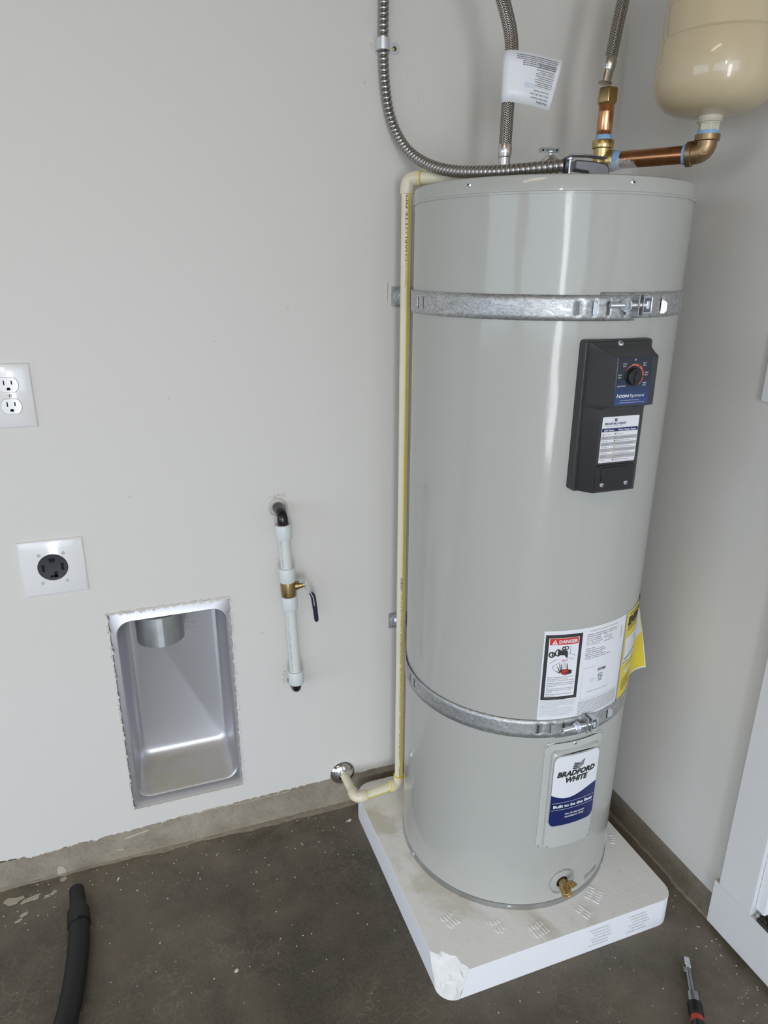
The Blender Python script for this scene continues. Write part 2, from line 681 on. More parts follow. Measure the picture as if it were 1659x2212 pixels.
def text(mb, body, x, y, h, fn, mi, bold=0.0, shear=0.0, width=None, align='l', rot=0.0, space=1.0):
    """capital height h; x,y = baseline start (or centre); fn maps (x, y) on the sheet to 3-D"""
    vs, fs = glyphs(body, bold, space)
    if not vs:
        return
    s = h / .73
    x0, x1 = min(q[0] for q in vs), max(q[0] for q in vs)
    sx = s if width is None else width / (x1 - x0)
    off = {'l': x0, 'c': (x0 + x1) / 2, 'r': x1}[align]
    c, sn = math.cos(rot), math.sin(rot)
    out = []
    for a, b in vs:
        px, py = (a - off) * sx + shear * b * s, b * s
        out.append(fn(x + px * c - py * sn, y + px * sn + py * c))
    mb.add(out, fs, mi)


def patch(mb, outline_or_rect, fn, mi, nx=1):
    """flat rectangle (x0, y0, x1, y1) cut in nx columns, or a convex outline"""
    q = outline_or_rect
    if len(q) == 4 and isinstance(q[0], (int, float)):
        x0, y0, x1, y1 = q
        v, f = [], []
        for i in range(nx + 1):
            x = x0 + (x1 - x0) * i / nx
            v += [fn(x, y0), fn(x, y1)]
        for i in range(nx):
            f.append((2 * i, 2 * i + 2, 2 * i + 3, 2 * i + 1))
        mb.add(v, f, mi)
    else:
        mb.add([fn(*p) for p in q], [list(range(len(q)))], mi)


def dashes(mb, x0, y, x1, h, fn, mi, seed=0, word=(3, 9)):
    """a line of print too small to read: word-length strokes"""
    rr = random.Random(seed)
    x = x0
    while x < x1:
        L = h * rr.uniform(*word) * .5
        patch(mb, (x, y, min(x + L, x1), y + h * .75), fn, mi)
        x += L + h * .45


# ------------------------------------------------------------------ room shell
# corner of the two walls is the origin; back wall y=0, right wall x=0, floor z=0
XL, YF, ZC = -5.2, -4.6, 2.75
mb = MB().box((XL - .1, YF - .1, -.1), (.3, .25, 0))
struct(mb.build('floor', 'floor'), 'dark stained bare concrete garage floor with pale specks')
mb = MB().box((XL - .1, YF - .1, ZC), (.3, .25, ZC + .1))
struct(mb.build('ceiling', 'ceiling'))

# back wall with the opening for the vent box; ragged bottom edge on the left
HX0, HX1, HZ0, HZ1 = -1.1600, -.9055, .1385, .6485
T = .125
drop = [(XL, .086), (-1.4504, .0828), (-1.4001, .0796), (-1.3949, .0758), (-1.3749, .0750), (-1.3569, .0790), (-1.3488, .0751),
        (-1.3128, .0806), (-1.3008, .0819), (-1.2590, .0812), (-1.2503, .0774), (-1.2346, .0822), (HX0, .0828), (-1.057, .0875), (HX1, .0905),
        (-.713, .0925), (-.509, .0915), (0.0, .0890)]
mb = MB()


def slabface(x0, x1, z0a, z0b, z1):
    v = [(x0, 0, z0a), (x1, 0, z0b), (x1, 0, z1), (x0, 0, z1), (x0, T, z0a), (x1, T, z0b), (x1, T, z1), (x0, T, z1)]
    f = [(0, 1, 2, 3), (5, 4, 7, 6), (4, 5, 1, 0), (3, 2, 6, 7), (1, 5, 6, 2), (4, 0, 3, 7)]
    mb.add(v, f)


for (xa, za), (xb, zb) in zip(drop, drop[1:]):
    if xb <= HX0 + 1e-6 or xa >= HX1 - 1e-6:
        slabface(xa, xb, za, zb, ZC)
    else:
        slabface(xa, xb, za, zb, HZ0)
        slabface(xa, xb, HZ1, HZ1, ZC)
wall_back = struct(mb.build('wall_back', 'wall'), 'pale grey painted drywall behind the water heater')
mb = MB().box((XL, .004, 0), (.0, T, .0745))
mb.box((-1.30, .004, .0745), (0, T, .0925))
mb.box((XL, T, 0), (0, .2, ZC))
struct(mb.build('trim_1', 'curb'), 'bare concrete footing strip under the back wall')

# ragged gypsum along the footing, the hole and the pipe stubs
mb = MB()


def shred(p, q, nrm, out, n, seed, hmin=.002, hmax=.007):
    """torn paper edge: little upright flakes along a line"""
    rr = random.Random(seed)
    p, q, nrm, out = Vector(p), Vector(q), Vector(nrm), Vector(out)
    t = (q - p).normalized()
    for i in range(n):
        c = p.lerp(q, (i + rr.random()) / n)
        wd, ht = rr.uniform(.003, .009), rr.uniform(hmin, hmax)
        a, b = c - t * wd, c + t * wd
        k = c + out * ht + t * rr.uniform(-.004, .004)
        lift = nrm * rr.uniform(.0008, .003)
        mb.add([a + nrm * .0004, b + nrm * .0004, k + lift, a, b, k], [(0, 1, 2), (3, 5, 4), (0, 3, 4, 1), (1, 4, 5, 2), (2, 5, 3, 0)], rr.randint(0, 1))


N_ = (0, -1, 0)
shred((HX0, 0, HZ1), (HX1, 0, HZ1), N_, (0, 0, 1), 60, 1)
shred((HX0, 0, HZ1), (HX1, 0, HZ1), N_, (0, 0, -1), 26, 2)
shred((HX0, 0, HZ0), (HX0, 0, HZ1), N_, (-1, 0, 0), 60, 3, .001, .005)
shred((HX1, 0, HZ0), (HX1, 0, HZ1), N_, (1, 0, 0), 60, 4, .001, .006)
shred((HX0, 0, HZ0), (HX0, 0, HZ1), N_, (1, 0, 0), 20, 14, .001, .004)
shred((HX1, 0, HZ0), (HX1, 0, HZ1), N_, (-1, 0, 0), 24, 15, .001, .004)
shred((HX0, 0, HZ0), (HX1, 0, HZ0), N_, (0, 0, -1), 30, 5, .001, .004)
shred((-.803, 0, .868), (-.770, 0, .868), N_, (0, 0, 1), 12, 6, .004, .014)
shred((-.785, 0, .43), (-.790, 0, .405), N_, (-1, 0, .5), 10, 7, .003, .010)
shred((-.535, 0, 1.278), (-.535, 0, 1.310), N_, (-1, 0, 0), 8, 8, .001, .005)
shred((-.566, 0, 1.728), (-.566, 0, 1.742), N_, (-1, 0, 0), 6, 9, .003, .010)
for (xa, za), (xb, zb) in zip(drop[1:], drop[2:]):
    shred((xa, 0, za), (xb, 0, zb), N_, (0, 0, -1), max(2, int((xb - xa) / .02)), int(xa * -1000), .0005, .0025)
o = mb.build('torn_edge', ['plaster', 'paper'], wall_back)
o['kind'] = 'stuff'
o['label'] = 'ragged torn drywall paper round the cut-outs'
# round escutcheon-like plaster hole rims where the pipe stubs enter the wall
for (x, z, r) in ((-.7885, .846, .0215), (-.7700, .4130, .0185)):
    mb = MB().lathe([(r, 0), (r + .001, .002), (r, .004), (r - .004, .0045), (r - .005, .001)], (x, 0, z), (0, -1, 0), 28, caps=False)
    mb.lathe([(r - .004, .001), (.0005, .001)], (x, 0, z), (0, -1, 0), 28, caps=False, mi=1)
    o = mb.build('hole_rim', ['rim', 'paper'], wall_back)

# small scuffs and pencil marks on the paint
mb = MB()
for (x0_, z0_, x1_, z1_) in ((-.5866, 1.6755, -.5845, 1.6700), (-.5845, 1.6700, -.5815, 1.6765), (-.4740, 1.6660, -.4735, 1.6520), (-.4985, 1.6905, -.4978, 1.6860),
                             (-.995, 1.100, -.992, 1.094), (-.90, 1.205, -.893, 1.203), (-1.09, .905, -1.083, .902), (-.845, .545, -.829, .549), (-.75, 1.27, -.747, 1.262)):
    d_ = Vector((x1_ - x0_, 0, z1_ - z0_)).normalized()
    n2 = Vector((-d_.z, 0, d_.x)) * .0004
    a_, b_ = Vector((x0_, -.00025, z0_)), Vector((x1_, -.00025, z1_))
    mb.add([a_ - n2, b_ - n2, b_ + n2, a_ + n2], [(0, 1, 2, 3)])
o = mb.build('scuffs', 'scuff', wall_back)
o['kind'] = 'stuff'
# right wall with the doorway beyond y=-.70
DY0, DY1 = -.704, -1.60
mb = MB()
mb.box((0, DY0, .0735), (.12, 0, ZC))
mb.box((0, DY1, 2.16), (.12, DY0, ZC))
mb.box((0, YF, .0735), (.12, DY1, ZC))
wall_right = struct(mb.build('wall_right', 'wall'), 'pale grey painted drywall right of the water heater')
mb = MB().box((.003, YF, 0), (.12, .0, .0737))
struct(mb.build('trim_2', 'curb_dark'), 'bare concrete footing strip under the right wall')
# ragged line of mortar and dirt where floor and footing meet
M['joint'] = plain('joint_mortar', (.30, .26, .20), .9, var=.35, vscale=60, bump=.6, bscale=150)


def joint(p, q, inward, parent, seed):
    rr = random.Random(seed)
    p, q, inward = Vector(p), Vector(q), Vector(inward)
    n_ = int((q - p).length / .006)
    v_, f_ = [], []
    wd = .008
    for i in range(n_ + 1):
        c = p.lerp(q, i / n_)
        wd = min(.016, max(.003, wd + rr.uniform(-.0022, .0022)))
        v_ += [c + Vector((0, 0, rr.uniform(.0015, .0045))), c + inward * wd * .55 + Vector((0, 0, rr.uniform(.0008, .0026))), c + inward * wd + Vector((0, 0, .0001))]
    for i in range(n_):
        for k in range(2):
            f_.append((3 * i + k, 3 * i + 3 + k, 3 * i + 4 + k, 3 * i + 1 + k))
    o = MB().add(v_, f_).build('joint_mortar', 'joint', parent)
    o['kind'] = 'stuff'


joint((-1.75, .0035, 0), (-.006, .0035, 0), (0, -1, 0), bpy.data.objects['trim_1'], 31)
joint((.0025, -.002, 0), (.0025, -.606, 0), (-1, 0, 0), bpy.data.objects['trim_2'], 32)
# the two remaining walls of the garage, behind the camera
mb = MB().box((XL - .1, -.9, 0), (XL, .2, ZC))
mb.box((XL - .1, -3.7, 2.14), (XL, -.9, ZC))  # above the opening added to light left-facing sides
mb.box((XL - .1, YF, 0), (XL, -3.7, ZC))
struct(mb.build('wall_left', 'wall'))
mb = MB().box((XL, YF - .1, 0), (-5.0, YF, ZC))
mb.box((-.4, YF - .1, 0), (.1, YF, ZC))
mb.box((-5.0, YF - .1, 2.14), (-.4, YF, ZC))
struct(mb.build('wall_front', 'wall'))
mb = MB().box((-14, -14, -.25), (8, 6, -.101))
struct(mb.build('driveway', 'drive'), 'dark asphalt drive outside the garage')

# kick board, door casing, jamb, stop, door leaf and threshold
mb = MB().box((-.015, -2.2, .0165), (0, -.6095, .1285))
struct(mb.build('baseboard_right', 'trim', bevel=.0012), 'white kick board below the door at the right')
mb = MB().box((-.014, -.70, .1285), (0, -.612, .1300))
struct(mb.build('trim_3', 'caulk'))
mb = MB().box((-.018, DY0, .1305), (0, -.6225, 2.22))
mb.box((-.018, DY1, 2.14), (0, DY0, 2.22))
mb.box((-.018, DY1 - .08, .1305), (0, DY1, 2.22))
struct(mb.build('trim_4', 'trim', bevel=.002), 'white door casing at the right edge')
mb = MB().box((-.010, DY0 - .022, .150), (.12, DY0 - .0005, 2.14))
mb.box((.048, DY0 - .036, .150), (.085, DY0 - .0215, 2.14))
mb.box((-.010, DY1, .150), (.12, DY1 + .022, 2.14))
mb.box((-.010, DY1 + .022, 2.12), (.12, DY0 - .022, 2.14))
struct(mb.build('trim_5', 'jamb', bevel=.0015), 'bright white door jamb and stop')
mb = MB().box((.086, DY1 + .024, .152), (.118, DY0 - .0235, 2.118))
door = struct(mb.build('door_1', 'jamb', bevel=.002), 'white house door closed in its frame')
mb = MB().lathe([(.012, 0), (.012, .03), (.026, .04), (.028, .055), (.018, .066), (0, .068)], (.086, -1.52, 1.1), (-1, 0, 0), 20)
mb.build('door_knob', 'chrome', door)
mb = MB().box((-.004, DY1, .0737), (.12, DY0 - .0005, .134))
struct(mb.build('trim_6', 'trim', bevel=.002), 'sill under the house door')
# dark bristle weatherstrip on the threshold: a strip with upright bristles
mb = MB().box((-.0145, -1.2, .1300), (.020, -.716, .1375))
rr = random.Random(3)
for i in range(240):
    y = -.717 - rr.random() * .12
    x = -.013 + rr.random() * .032
    h = rr.uniform(.004, .011)
    mb.obox((x, y, .1375 + h / 2), ((1, rr.uniform(-.3, .3), rr.uniform(-.3, .3)), (0, 1, 0), (0, 0, 1)), (.0009, .0009, h / 2))
o = struct(mb.build('trim_7', 'brush'), 'black bristle weatherstrip at the door sill')

# ------------------------------------------------------------------ water heater stand
SX0, SX1, SY0, SY1, ZS = -.627, -.078, -.577, -.020, .0713
stand = empty('heater_stand', ((SX0 + SX1) / 2, (SY0 + SY1) / 2, 0))
tag(stand, 'thick white square foam stand with a broken front corner under the water heater', 'stand')


def stand_top_outline():
    out = []
    r = .034
    for (cx, cy, a0) in ((SX1 - r, SY1 - r, 0), (SX0 + .045, SY1 - .045, 90)):
        q = r if a0 == 0 else .045
        for i in range(7):
            a = rad(a0 + 90 * i / 6)
            out.append((cx + q * math.cos(a), cy + q * math.sin(a)))
    # broken front-left corner: ragged chamfer
    brk = [(SX0, SY0 + .062), (SX0 + .013, SY0 + .049), (SX0 + .021, SY0 + .054), (SX0 + .033, SY0 + .041), (SX0 + .045, SY0 + .034),
           (SX0 + .047, SY0 + .017), (SX0 + .054, SY0 + .010), (SX0 + .058, SY0)]
    out += brk
    for i in range(7):
        a = rad(270 + 90 * i / 6)
        out.append((SX1 - r + r * math.cos(a), SY0 + r + r * math.sin(a)))
    return out, 14, 14 + len(brk)


top, b0, b1 = stand_top_outline()
n = len(top)
mb = MB()
bot = []
for i, (x, y) in enumerate(top):
    if b0 <= i < b1:
        t = (i - b0) / (b1 - b0 - 1)
        a = rad(180 + 90 * t)
        r = .036
        bot.append((SX0 + .002 + r + r * math.cos(a), SY0 + r + r * math.sin(a)))
    else:
        bot.append((x, y))
rr = random.Random(5)
# subdivided top so the small dents can be pressed into it
v = [(x, y, 0) for x, y in bot] + [(x, y, ZS) for x, y in top]
f = [list(range(n))[::-1], [n + i for i in range(n)]]
f += [(i, (i + 1) % n, n + (i + 1) % n, n + i) for i in range(n) if not (b0 <= i < b1 - 1)]
mb.add(v, f)
# broken face: extra crumbling rows between bottom and top edge
rows = 8
grid = []
for k in range(rows + 1):
    t = k / rows
    row = []
    for i in range(b0, b1):
        tt = t ** .75
        x = bot[i][0] + (top[i][0] - bot[i][0]) * tt
        y = bot[i][1] + (top[i][1] - bot[i][1]) * tt
        j = 0 if k in (0, rows) or i in (b0, b1 - 1) else 1
        row.append((x + j * rr.uniform(-.006, .006), y + j * rr.uniform(-.006, .006), .012 * (k > 0) * (1 - t) + ZS * t + j * rr.uniform(-.003, .003)))
    grid.append(row)
m_ = b1 - b0
gv = [p for row in grid for p in row]
gf = [(k * m_ + i, k * m_ + i + 1, (k + 1) * m_ + i + 1, (k + 1) * m_ + i) for k in range(rows) for i in range(m_ - 1)]
o = mb.build('body', 'stand', stand, bevel=.0035)
mb = MB().add(gv, gf)
o = mb.build('broken_corner', 'stand_raw', stand)
o['label'] = 'rough crumbled corner of the stand'
# pressed marks on the top: little ridged dents
rr = random.Random(11)
for (x, y, a, kn) in ((-.556, -.4645, .35, 4), (-.394, -.545, .2, 5), (-.238, -.513, .6, 5), (-.112, -.389, .9, 4), (-.285, -.540, .4, 3), (-.47, -.51, .1, 3)):
    mb = MB()
    ca, sa = math.cos(a), math.sin(a)
    for k in range(kn):
        for side in (-1, 1):
            ux, uy = (k - kn / 2) * .0075, side * .009 + rr.uniform(-.002, .002)
            px, py = x + ux * ca - uy * sa, y + ux * sa + uy * ca
            mb.obox((px, py, ZS + .0003), ((ca, sa, 0), (-sa, ca, 0), (0, 0, 1)), (.0022, rr.uniform(.004, .008), .0008))
    mb.build('dent', 'stand', stand, bevel=.001)
# faint printing on the front face
mb = MB()
ff = lambda x, y: (x, SY0 - .0006, y)
for cx in (-.172, -.268):
    for k in range(6):
        dashes(mb, cx - .026 + (k * 7 % 5) * .003, .056 - k * .0085, cx + .020 + (k * 5 % 4) * .003, .0042, ff, 0, seed=int(cx * -1000) + k, word=(.5, 1.6))
mb.build('print', 'ink_faint', stand)['kind'] = 'stuff'

# ------------------------------------------------------------------ water heater
CX, CY, R = -.33007, -.26850, .238
Z0, ZSEAM, ZLID = .0716, 1.4488, 1.4735
heater = empty('water_heater', (CX, CY, Z0))
tag(heater, 'tall light grey cylindrical electric water heater standing on the white stand', 'water heater')


def cyl(th_deg, r=R):
    def fn(x, y):
        a = rad(th_deg) + x / R
        return (CX + r * math.cos(a), CY + r * math.sin(a), y)
    return fn


def cp(th, z, r=R):
    a = rad(th)
    return Vector((CX + r * math.cos(a), CY + r * math.sin(a), z))


def radial(th):
    return Vector((math.cos(rad(th)), math.sin(rad(th)), 0))


mb = MB().lathe([(R - .004, Z0 + .004), (R - .0005, Z0 + .006), (R, .084), (R, .088), (R, ZSEAM - .006), (R, ZSEAM - .0015), (R - .002, ZSEAM)], (CX, CY, 0), n=160)
mb.build('jacket', 'heater', heater)
mb = MB().lathe([(R - .003, ZSEAM - .002), (R + .0022, ZSEAM - .0022), (R + .0022, ZSEAM + .0004), (R + .0008, ZSEAM + .0016), (R + .0006, ZLID - .006),
                 (R - .0008, ZLID - .0025), (R - .004, ZLID - .0008), (R - .012, ZLID), (.0, ZLID + .001)], (CX, CY, 0), n=160, caps=False)
mb.build('lid', 'heater', heater)
mb = MB().lathe([(R - .004, Z0), (R + .0016, Z0), (R + .0018, Z0 + .001), (R + .0018, Z0 + .0135), (R - .001, Z0 + .0145)], (CX, CY, 0), n=160)
mb.build('base_ring', 'galv_ring', heater)


def screw(name, p, nrm, parent, r=.0042, mat='zinc', slot=True, h=.0022, ang=0.6):
    """pan-head screw with a cross recess"""
    nrm = Vector(nrm).normalized()
    mb = MB().lathe([(r, -.001), (r, h * .35), (r * .8, h * .8), (r * .35, h), (0, h)], p, nrm, 18)
    ref = Vector((0, 0, 1)) if abs(nrm.z) < .9 else Vector((1, 0, 0))
    ex = (ref - nrm * ref.dot(nrm)).normalized()
    ey = nrm.cross(ex)
    e1 = ex * math.cos(ang) + ey * math.sin(ang)
    e2 = nrm.cross(e1)
    c = Vector(p) + nrm * (h * .93)
    mb.obox(c, (e1, e2, nrm), (r * .55, r * .13, h * .12), 1)
    if slot:
        mb.obox(c, (e2, e1, nrm), (r * .55, r * .13, h * .12), 1)
    return mb.build(name, [mat, 'black_matte'], parent)


for th in (-153.2, -92.8, -30, 147):
    screw('screw', cp(th, 1.4622, R + .0006), radial(th), heater, .0046)
for th, z in ((-175.5, .0795), (-115.2, .0795), (-51.6, .0795)):
    screw('screw', cp(th, z, R + .0018), radial(th), heater, .0042)

# ---- control box
KX = -.3375                     # centre line of the control box
ctrl_st = [  # z, half width front, y front, half width base
    (.9985, .0392, -.5370, .0565), (1.0000, .0400, -.5385, .0575), (1.1335, .0395, -.5385, .0585), (1.1385, .0392, -.5405, .0585),
    (1.1435, .0375, -.5595, .0585), (1.1450, .0372, -.5605, .0585), (1.2165, .0370, -.5605, .0585), (1.2185, .0375, -.5595, .0585),
    (1.2215, .0405, -.5490, .0585), (1.2260, .0450, -.5360, .0585), (1.2315, .0500, -.5240, .0585), (1.2365, .0550, -.5165, .0585)]
YB = -.512
mb = MB()
v, f = [], []
for z, hw, yf, hb in ctrl_st:
    v += [(KX - hb, YB, z), (KX - hw, yf, z), (KX + hw, yf, z), (KX + hb, YB, z), (KX + hb, -.488, z), (KX - hb, -.488, z)]
K = 6
for i in range(len(ctrl_st) - 1):
    for k in range(K):
        j = (k + 1) % K
        f.append((i * K + k, i * K + j, (i + 1) * K + j, (i + 1) * K + k))
f.append(list(range(K))[::-1])
f.append([(len(ctrl_st) - 1) * K + k for k in range(K)])
mb.add(v, f)
ctrl = mb.build('control_box', 'charcoal', heater, bevel=.0016)
ctrl['label'] = 'dark grey plastic control box with dial and status label'
mb = MB().prism(rrect(.1246, .2425, .006, KX, 1.1185), .026, (0, -.487, 0), (1, 0, 0), (0, 0, 1))
mb.build('flange', 'charcoal', ctrl, bevel=.001)
# translucent gasket peeping out on the left
mb = MB()
for i in range(1):
    mb.prism(rrect(.140, .208, .004, KX, 1.110), .010, (0, -.4825, 0), (1, 0, 0), (0, 0, 1))
o = mb.build('gasket', 'print_white', heater, bevel=.0006)
o['label'] = 'pale plastic gasket showing behind the control box'
screw('screw', (-.3445, -.5235, 1.2345), (0, -.75, .66), ctrl, .0046)

# dial label: navy to blue print, numbers, red arc, name line
mb = MB()
LX0, LX1, LZ0, LZ1 = -.3736, -.3115, 1.1462, 1.2172
fl = lambda x, y: (x, -.5609, y)
f2 = lambda x, y: (x, -.5612, y)
outl = rrect(LX1 - LX0, LZ1 - LZ0, .003, (LX0 + LX1) / 2, (LZ0 + LZ1) / 2)
patch(mb, outl, fl, 0)
t_ = NT('dial_print')
vv = t_.coord()
sp_ = t_.n('ShaderNodeSeparateXYZ')
t_.l(vv, sp_.inputs[0])
g_ = t_.n('ShaderNodeMapRange')
g_.inputs['From Min'].default_value = 1.150
g_.inputs['From Max'].default_value = 1.185
t_.l(sp_.outputs[2], g_.inputs['Value'])
t_.col(t_.mix(g_.outputs[0], (.022, .060, .20), (.016, .022, .040)))
t_.set(Roughness=.3)
M['dial_print'] = t_.m
DX, DZ = -.3442, 1.1888
for lines, x, z in ((('110°F', '43°C'), -.3620, 1.2070), (('130°F', '54°C'), -.3255, 1.2075), (('140°F', '60°C'), -.3205, 1.1930),
                    (('100°F', '38°C'), -.3690, 1.1905), (('VERY', 'HOT'), -.3220, 1.1775)):
    for k, s in enumerate(lines):
        text(mb, s, x, z - k * .0035, .0022, f2, 1, align='c', bold=.01)
text(mb, 'HOT', DX - .001, 1.2060, .0020, f2, 1, align='c', bold=.01)
text(mb, 'VACATION', -.3722, 1.1738, .0021, f2, 1, bold=.01)
for k in range(3):
    a = rad(205 + k * 12)
    r0, r1 = .0165, .0192
    patch(mb, [(DX + math.cos(a) * r0 - .0003, DZ + math.sin(a) * r0), (DX + math.cos(a) * r1 - .0003, DZ + math.sin(a) * r1),
               (DX + math.cos(a) * r1 + .0003, DZ + math.sin(a) * r1 + .0004), (DX + math.cos(a) * r0 + .0003, DZ + math.sin(a) * r0 + .0004)], f2, 1)
text(mb, 'I', -.3706, 1.1578, .0052, f2, 1, bold=.045, shear=.2)
text(mb, 'CON', -.3676, 1.1578, .0040, f2, 1, bold=.045, shear=.2, width=.0190)
text(mb, 'System', -.3463, 1.1578, .0050, f2, 1, width=.0262)
text(mb, '™', -.3200, 1.1612, .0016, f2, 1)
text(mb, 'RECOMMENDED TEMPERATURE SETTING', -.3440, 1.1524, .0013, f2, 1, align='c', width=.030)
text(mb, 'CAUTION: SCALDING RISK INCREASES WITH HOTTER WATER', -.3415, 1.1489, .0013, f2, 1, align='c', width=.045)
patch(mb, circ(.0007, 6, -.3620, 1.1529), f2, 1)
patch(mb, [(-.3672, 1.1488), (-.3652, 1.1488), (-.3662, 1.1504)], f2, 2)
patch(mb, circ(.0018, 14, -.3435, 1.2138), f2, 4)
segs = [(150, 98, .0006, .0022), (94, 62, .0026, .0032), (58, 32, .0032, .0032), (28, 2, .0030, .0028), (-4, -48, .0026, .0010)]
for a0, a1, w0, w1 in segs:
    q = []
    nn = 8
    for i in range(nn + 1):
        a = rad(a0 + (a1 - a0) * i / nn)
        q.append((DX + .0162 * math.cos(a), DZ + .0162 * math.sin(a)))
    p = []
    for i in range(nn + 1):
        a = rad(a0 + (a1 - a0) * i / nn)
        rw = .0162 + w0 + (w1 - w0) * i / nn
        p.append((DX + rw * math.cos(a), DZ + rw * math.sin(a)))
    mb.add([f2(*k) for k in q] + [f2(*k) for k in p], [(i, i + 1, nn + 2 + i, nn + 1 + i) for i in range(nn)], 3)
mb.build('dial_label', ['dial_print', 'print_white', 'amber', 'dial_red', 'ink_soft'], ctrl)
# dial knob: ribbed disc with a raised grip bar
mb = MB()
rib = []
for i in range(72):
    a = 2 * PI * i / 72
    rr_ = .0128 - (.0005 if i % 3 == 0 else 0)
    rib.append((rr_ * math.cos(a), rr_ * math.sin(a)))
mb.prism(circ(.0146, 48), .0012, (DX, -.5610, DZ), (1, 0, 0), (0, 0, 1))
mb.prism(rib, .0050, (DX, -.5620, DZ), (1, 0, 0), (0, 0, 1), taper=.05)
mb.obox((DX + .0010, -.5676, DZ - .001), ((.12, 0, 1), (1, 0, -.12), (0, 1, 0)), (.0090, .0026, .0014))
mb.build('dial_knob', 'black', ctrl, bevel=.0007)

# status label on the lower face
mb = MB()
fs = lambda x, y: (x, -.5389, y)
fs2 = lambda x, y: (x, -.5392, y)
fs3 = lambda x, y: (x, -.5394, y)
sx0, sx1, sz0, sz1 = -.3738, -.3042, 1.0492, 1.1236
patch(mb, rrect(sx1 - sx0, sz1 - sz0, .002, (sx0 + sx1) / 2, (sz0 + sz1) / 2), fs, 0)
text(mb, 'BRADFORD WHITE', -.3690, 1.1109, .0034, fs2, 1, bold=.03, shear=.2, width=.0395)
text(mb, 'W A T E R   H E A T E R S', -.3660, 1.1083, .0014, fs2, 1, width=.031)
for k in range(3):
    patch(mb, [(-.3512, 1.1160 + k * .0017), (-.3462, 1.1156 + k * .0017), (-.3462, 1.1170 + k * .0017), (-.3514, 1.1173 + k * .0017)], fs2, 1)
patch(mb, (sx0 + .0006, 1.0996, sx1 - .0006, 1.1054), fs2, 1)
text(mb, 'LED Status', -.3690, 1.1008, .0031, fs3, 2, bold=.02, width=.0185)
text(mb, 'Water Heater Status', -.3432, 1.1008, .0031, fs3, 2, bold=.02, width=.0345)
rows_ = [('Amber  →  Green', 'Self Check', 5, 7.4, 0), ('Solid Green', 'Thermostat Satisfied - No Fault', 3, 4.9, 1), ('1 Flash Green', 'Water Heating - No Fault', 3, 4.9, 0),
         ('2 Flash Amber', 'Heating Element Fault Detected', 4, 4.9, 1), ('3 Flash Amber', 'Power Switch Fault Detected', 4, 4.9, 0),
         ('4 Flash Amber', 'Temperature Sensor Fault Detected', 4, 4.9, 1), ('5 Flash Amber', 'Controller Fault Detected', 4, 4.9, 0),
         ('6 Flash Amber', 'Demand Response Event Active', 4, 6.4, 1), ('7 Flash Red', 'High Temperature Detected', 5, 4.9, 0)]
z = 1.0994
for a_, b_, colr, h_, grey in rows_:
    h_ *= .001
    if grey:
        patch(mb, (sx0 + .001, z - h_, sx1 - .001, z), fs2, 6)
    patch(mb, (sx0 + .001, z - h_ - .0001, sx1 - .001, z - h_ + .0001), fs3, 7)
    zc = z - h_ / 2
    text(mb, a_, sx0 + .0022, zc - .0007, .0015, fs3, 7)
    c_ = {3: 3, 4: 4, 5: 5}[colr]
    if a_.startswith('Amber'):
        c_ = 3
        patch(mb, circ(.0013, 10, sx0 + .0042, zc - .0022), fs3, 4)
    patch(mb, circ(.0013, 10, -.3472, zc), fs3, c_)
    text(mb, b_, -.3432, zc - .0007, .0015, fs3, 7, width=min(.036, .00105 * len(b_)))
    z -= h_
patch(mb, (-.34455, z, -.34435, 1.0994), fs3, 7)
mb.build('status_label', ['white', 'navy', 'print_white', 'green', 'amber', 'red', 'row_grey', 'ink_grey'], ctrl)
# lower cover plate with a stepped panel
mb = MB().prism(rrect(.0735, .0435, .003, -.3405, 1.0240), .0035, (0, -.5378, 0), (1, 0, 0), (0, 0, 1))
mb.prism(rrect(.050, .0230, .0015, -.3420, 1.0305), .0016, (0, -.5412, 0), (1, 0, 0), (0, 0, 1))
mb.build('cover_plate', 'black', ctrl, bevel=.0009)
for x in (-.3645, -.3178):
    screw('screw', (x, -.5413, 1.0130), (0, -1, 0), ctrl, .0036)


# ---- curved access panel with raised boss and badge
def cyl_pad(mb, th0, th1, z0, z1, r, rc, mi=0, edge=.006, nth=24, r_in=R - .002):
    """raised pad on the cylinder with rounded corners and sloping edge"""
    w_ = rad(th1 - th0) * R
    thm = (th0 + th1) / 2
    zc = (z0 + z1) / 2
    inner = rrect(w_ - 2 * edge, z1 - z0 - 2 * edge, max(.001, rc - edge * .5), 0, zc, 6)
    outer = rrect(w_, z1 - z0, rc, 0, zc, 6)
    mid = rrect(w_ - edge * .7, z1 - z0 - edge * .7, max(.001, rc - edge * .3), 0, zc, 6)
    n_ = len(outer)
    base = cyl(thm, r_in)
    up = cyl(thm, r - (r - R) * .25)
    tp = cyl(thm, r)
    v_ = [base(*p) for p in outer] + [up(*p) for p in mid] + [tp(*p) for p in inner]
    f_ = []
    for k in range(2):
        f_ += [(k * n_ + i, k * n_ + (i + 1) % n_, (k + 1) * n_ + (i + 1) % n_, (k + 1) * n_ + i) for i in range(n_)]
    mb.add(v_, f_, mi, True)
    # top face: strips between left and right halves so that it follows the curve
    fx0, fx1 = -(w_ / 2 - edge), w_ / 2 - edge
    # build by columns through x-sorted clip of the rounded outline
    xs = [fx0 + (fx1 - fx0) * i / nth for i in range(nth + 1)]
    rin = max(.001, rc - edge * .5)
    hh = (z1 - z0) / 2 - edge
    cols = []
    for x in xs:
        d = max(0, abs(x) - (fx1 - rin))
        y = hh - rin + math.sqrt(max(0, rin * rin - d * d))
        cols.append((x, y))
    v_, f_ = [], []
    for x, y in cols:
        v_ += [tp(x, zc - y), tp(x, zc + y)]
    f_ = [(2 * i, 2 * i + 2, 2 * i + 3, 2 * i + 1) for i in range(nth)]
    mb.add(v_, f_, mi, True)


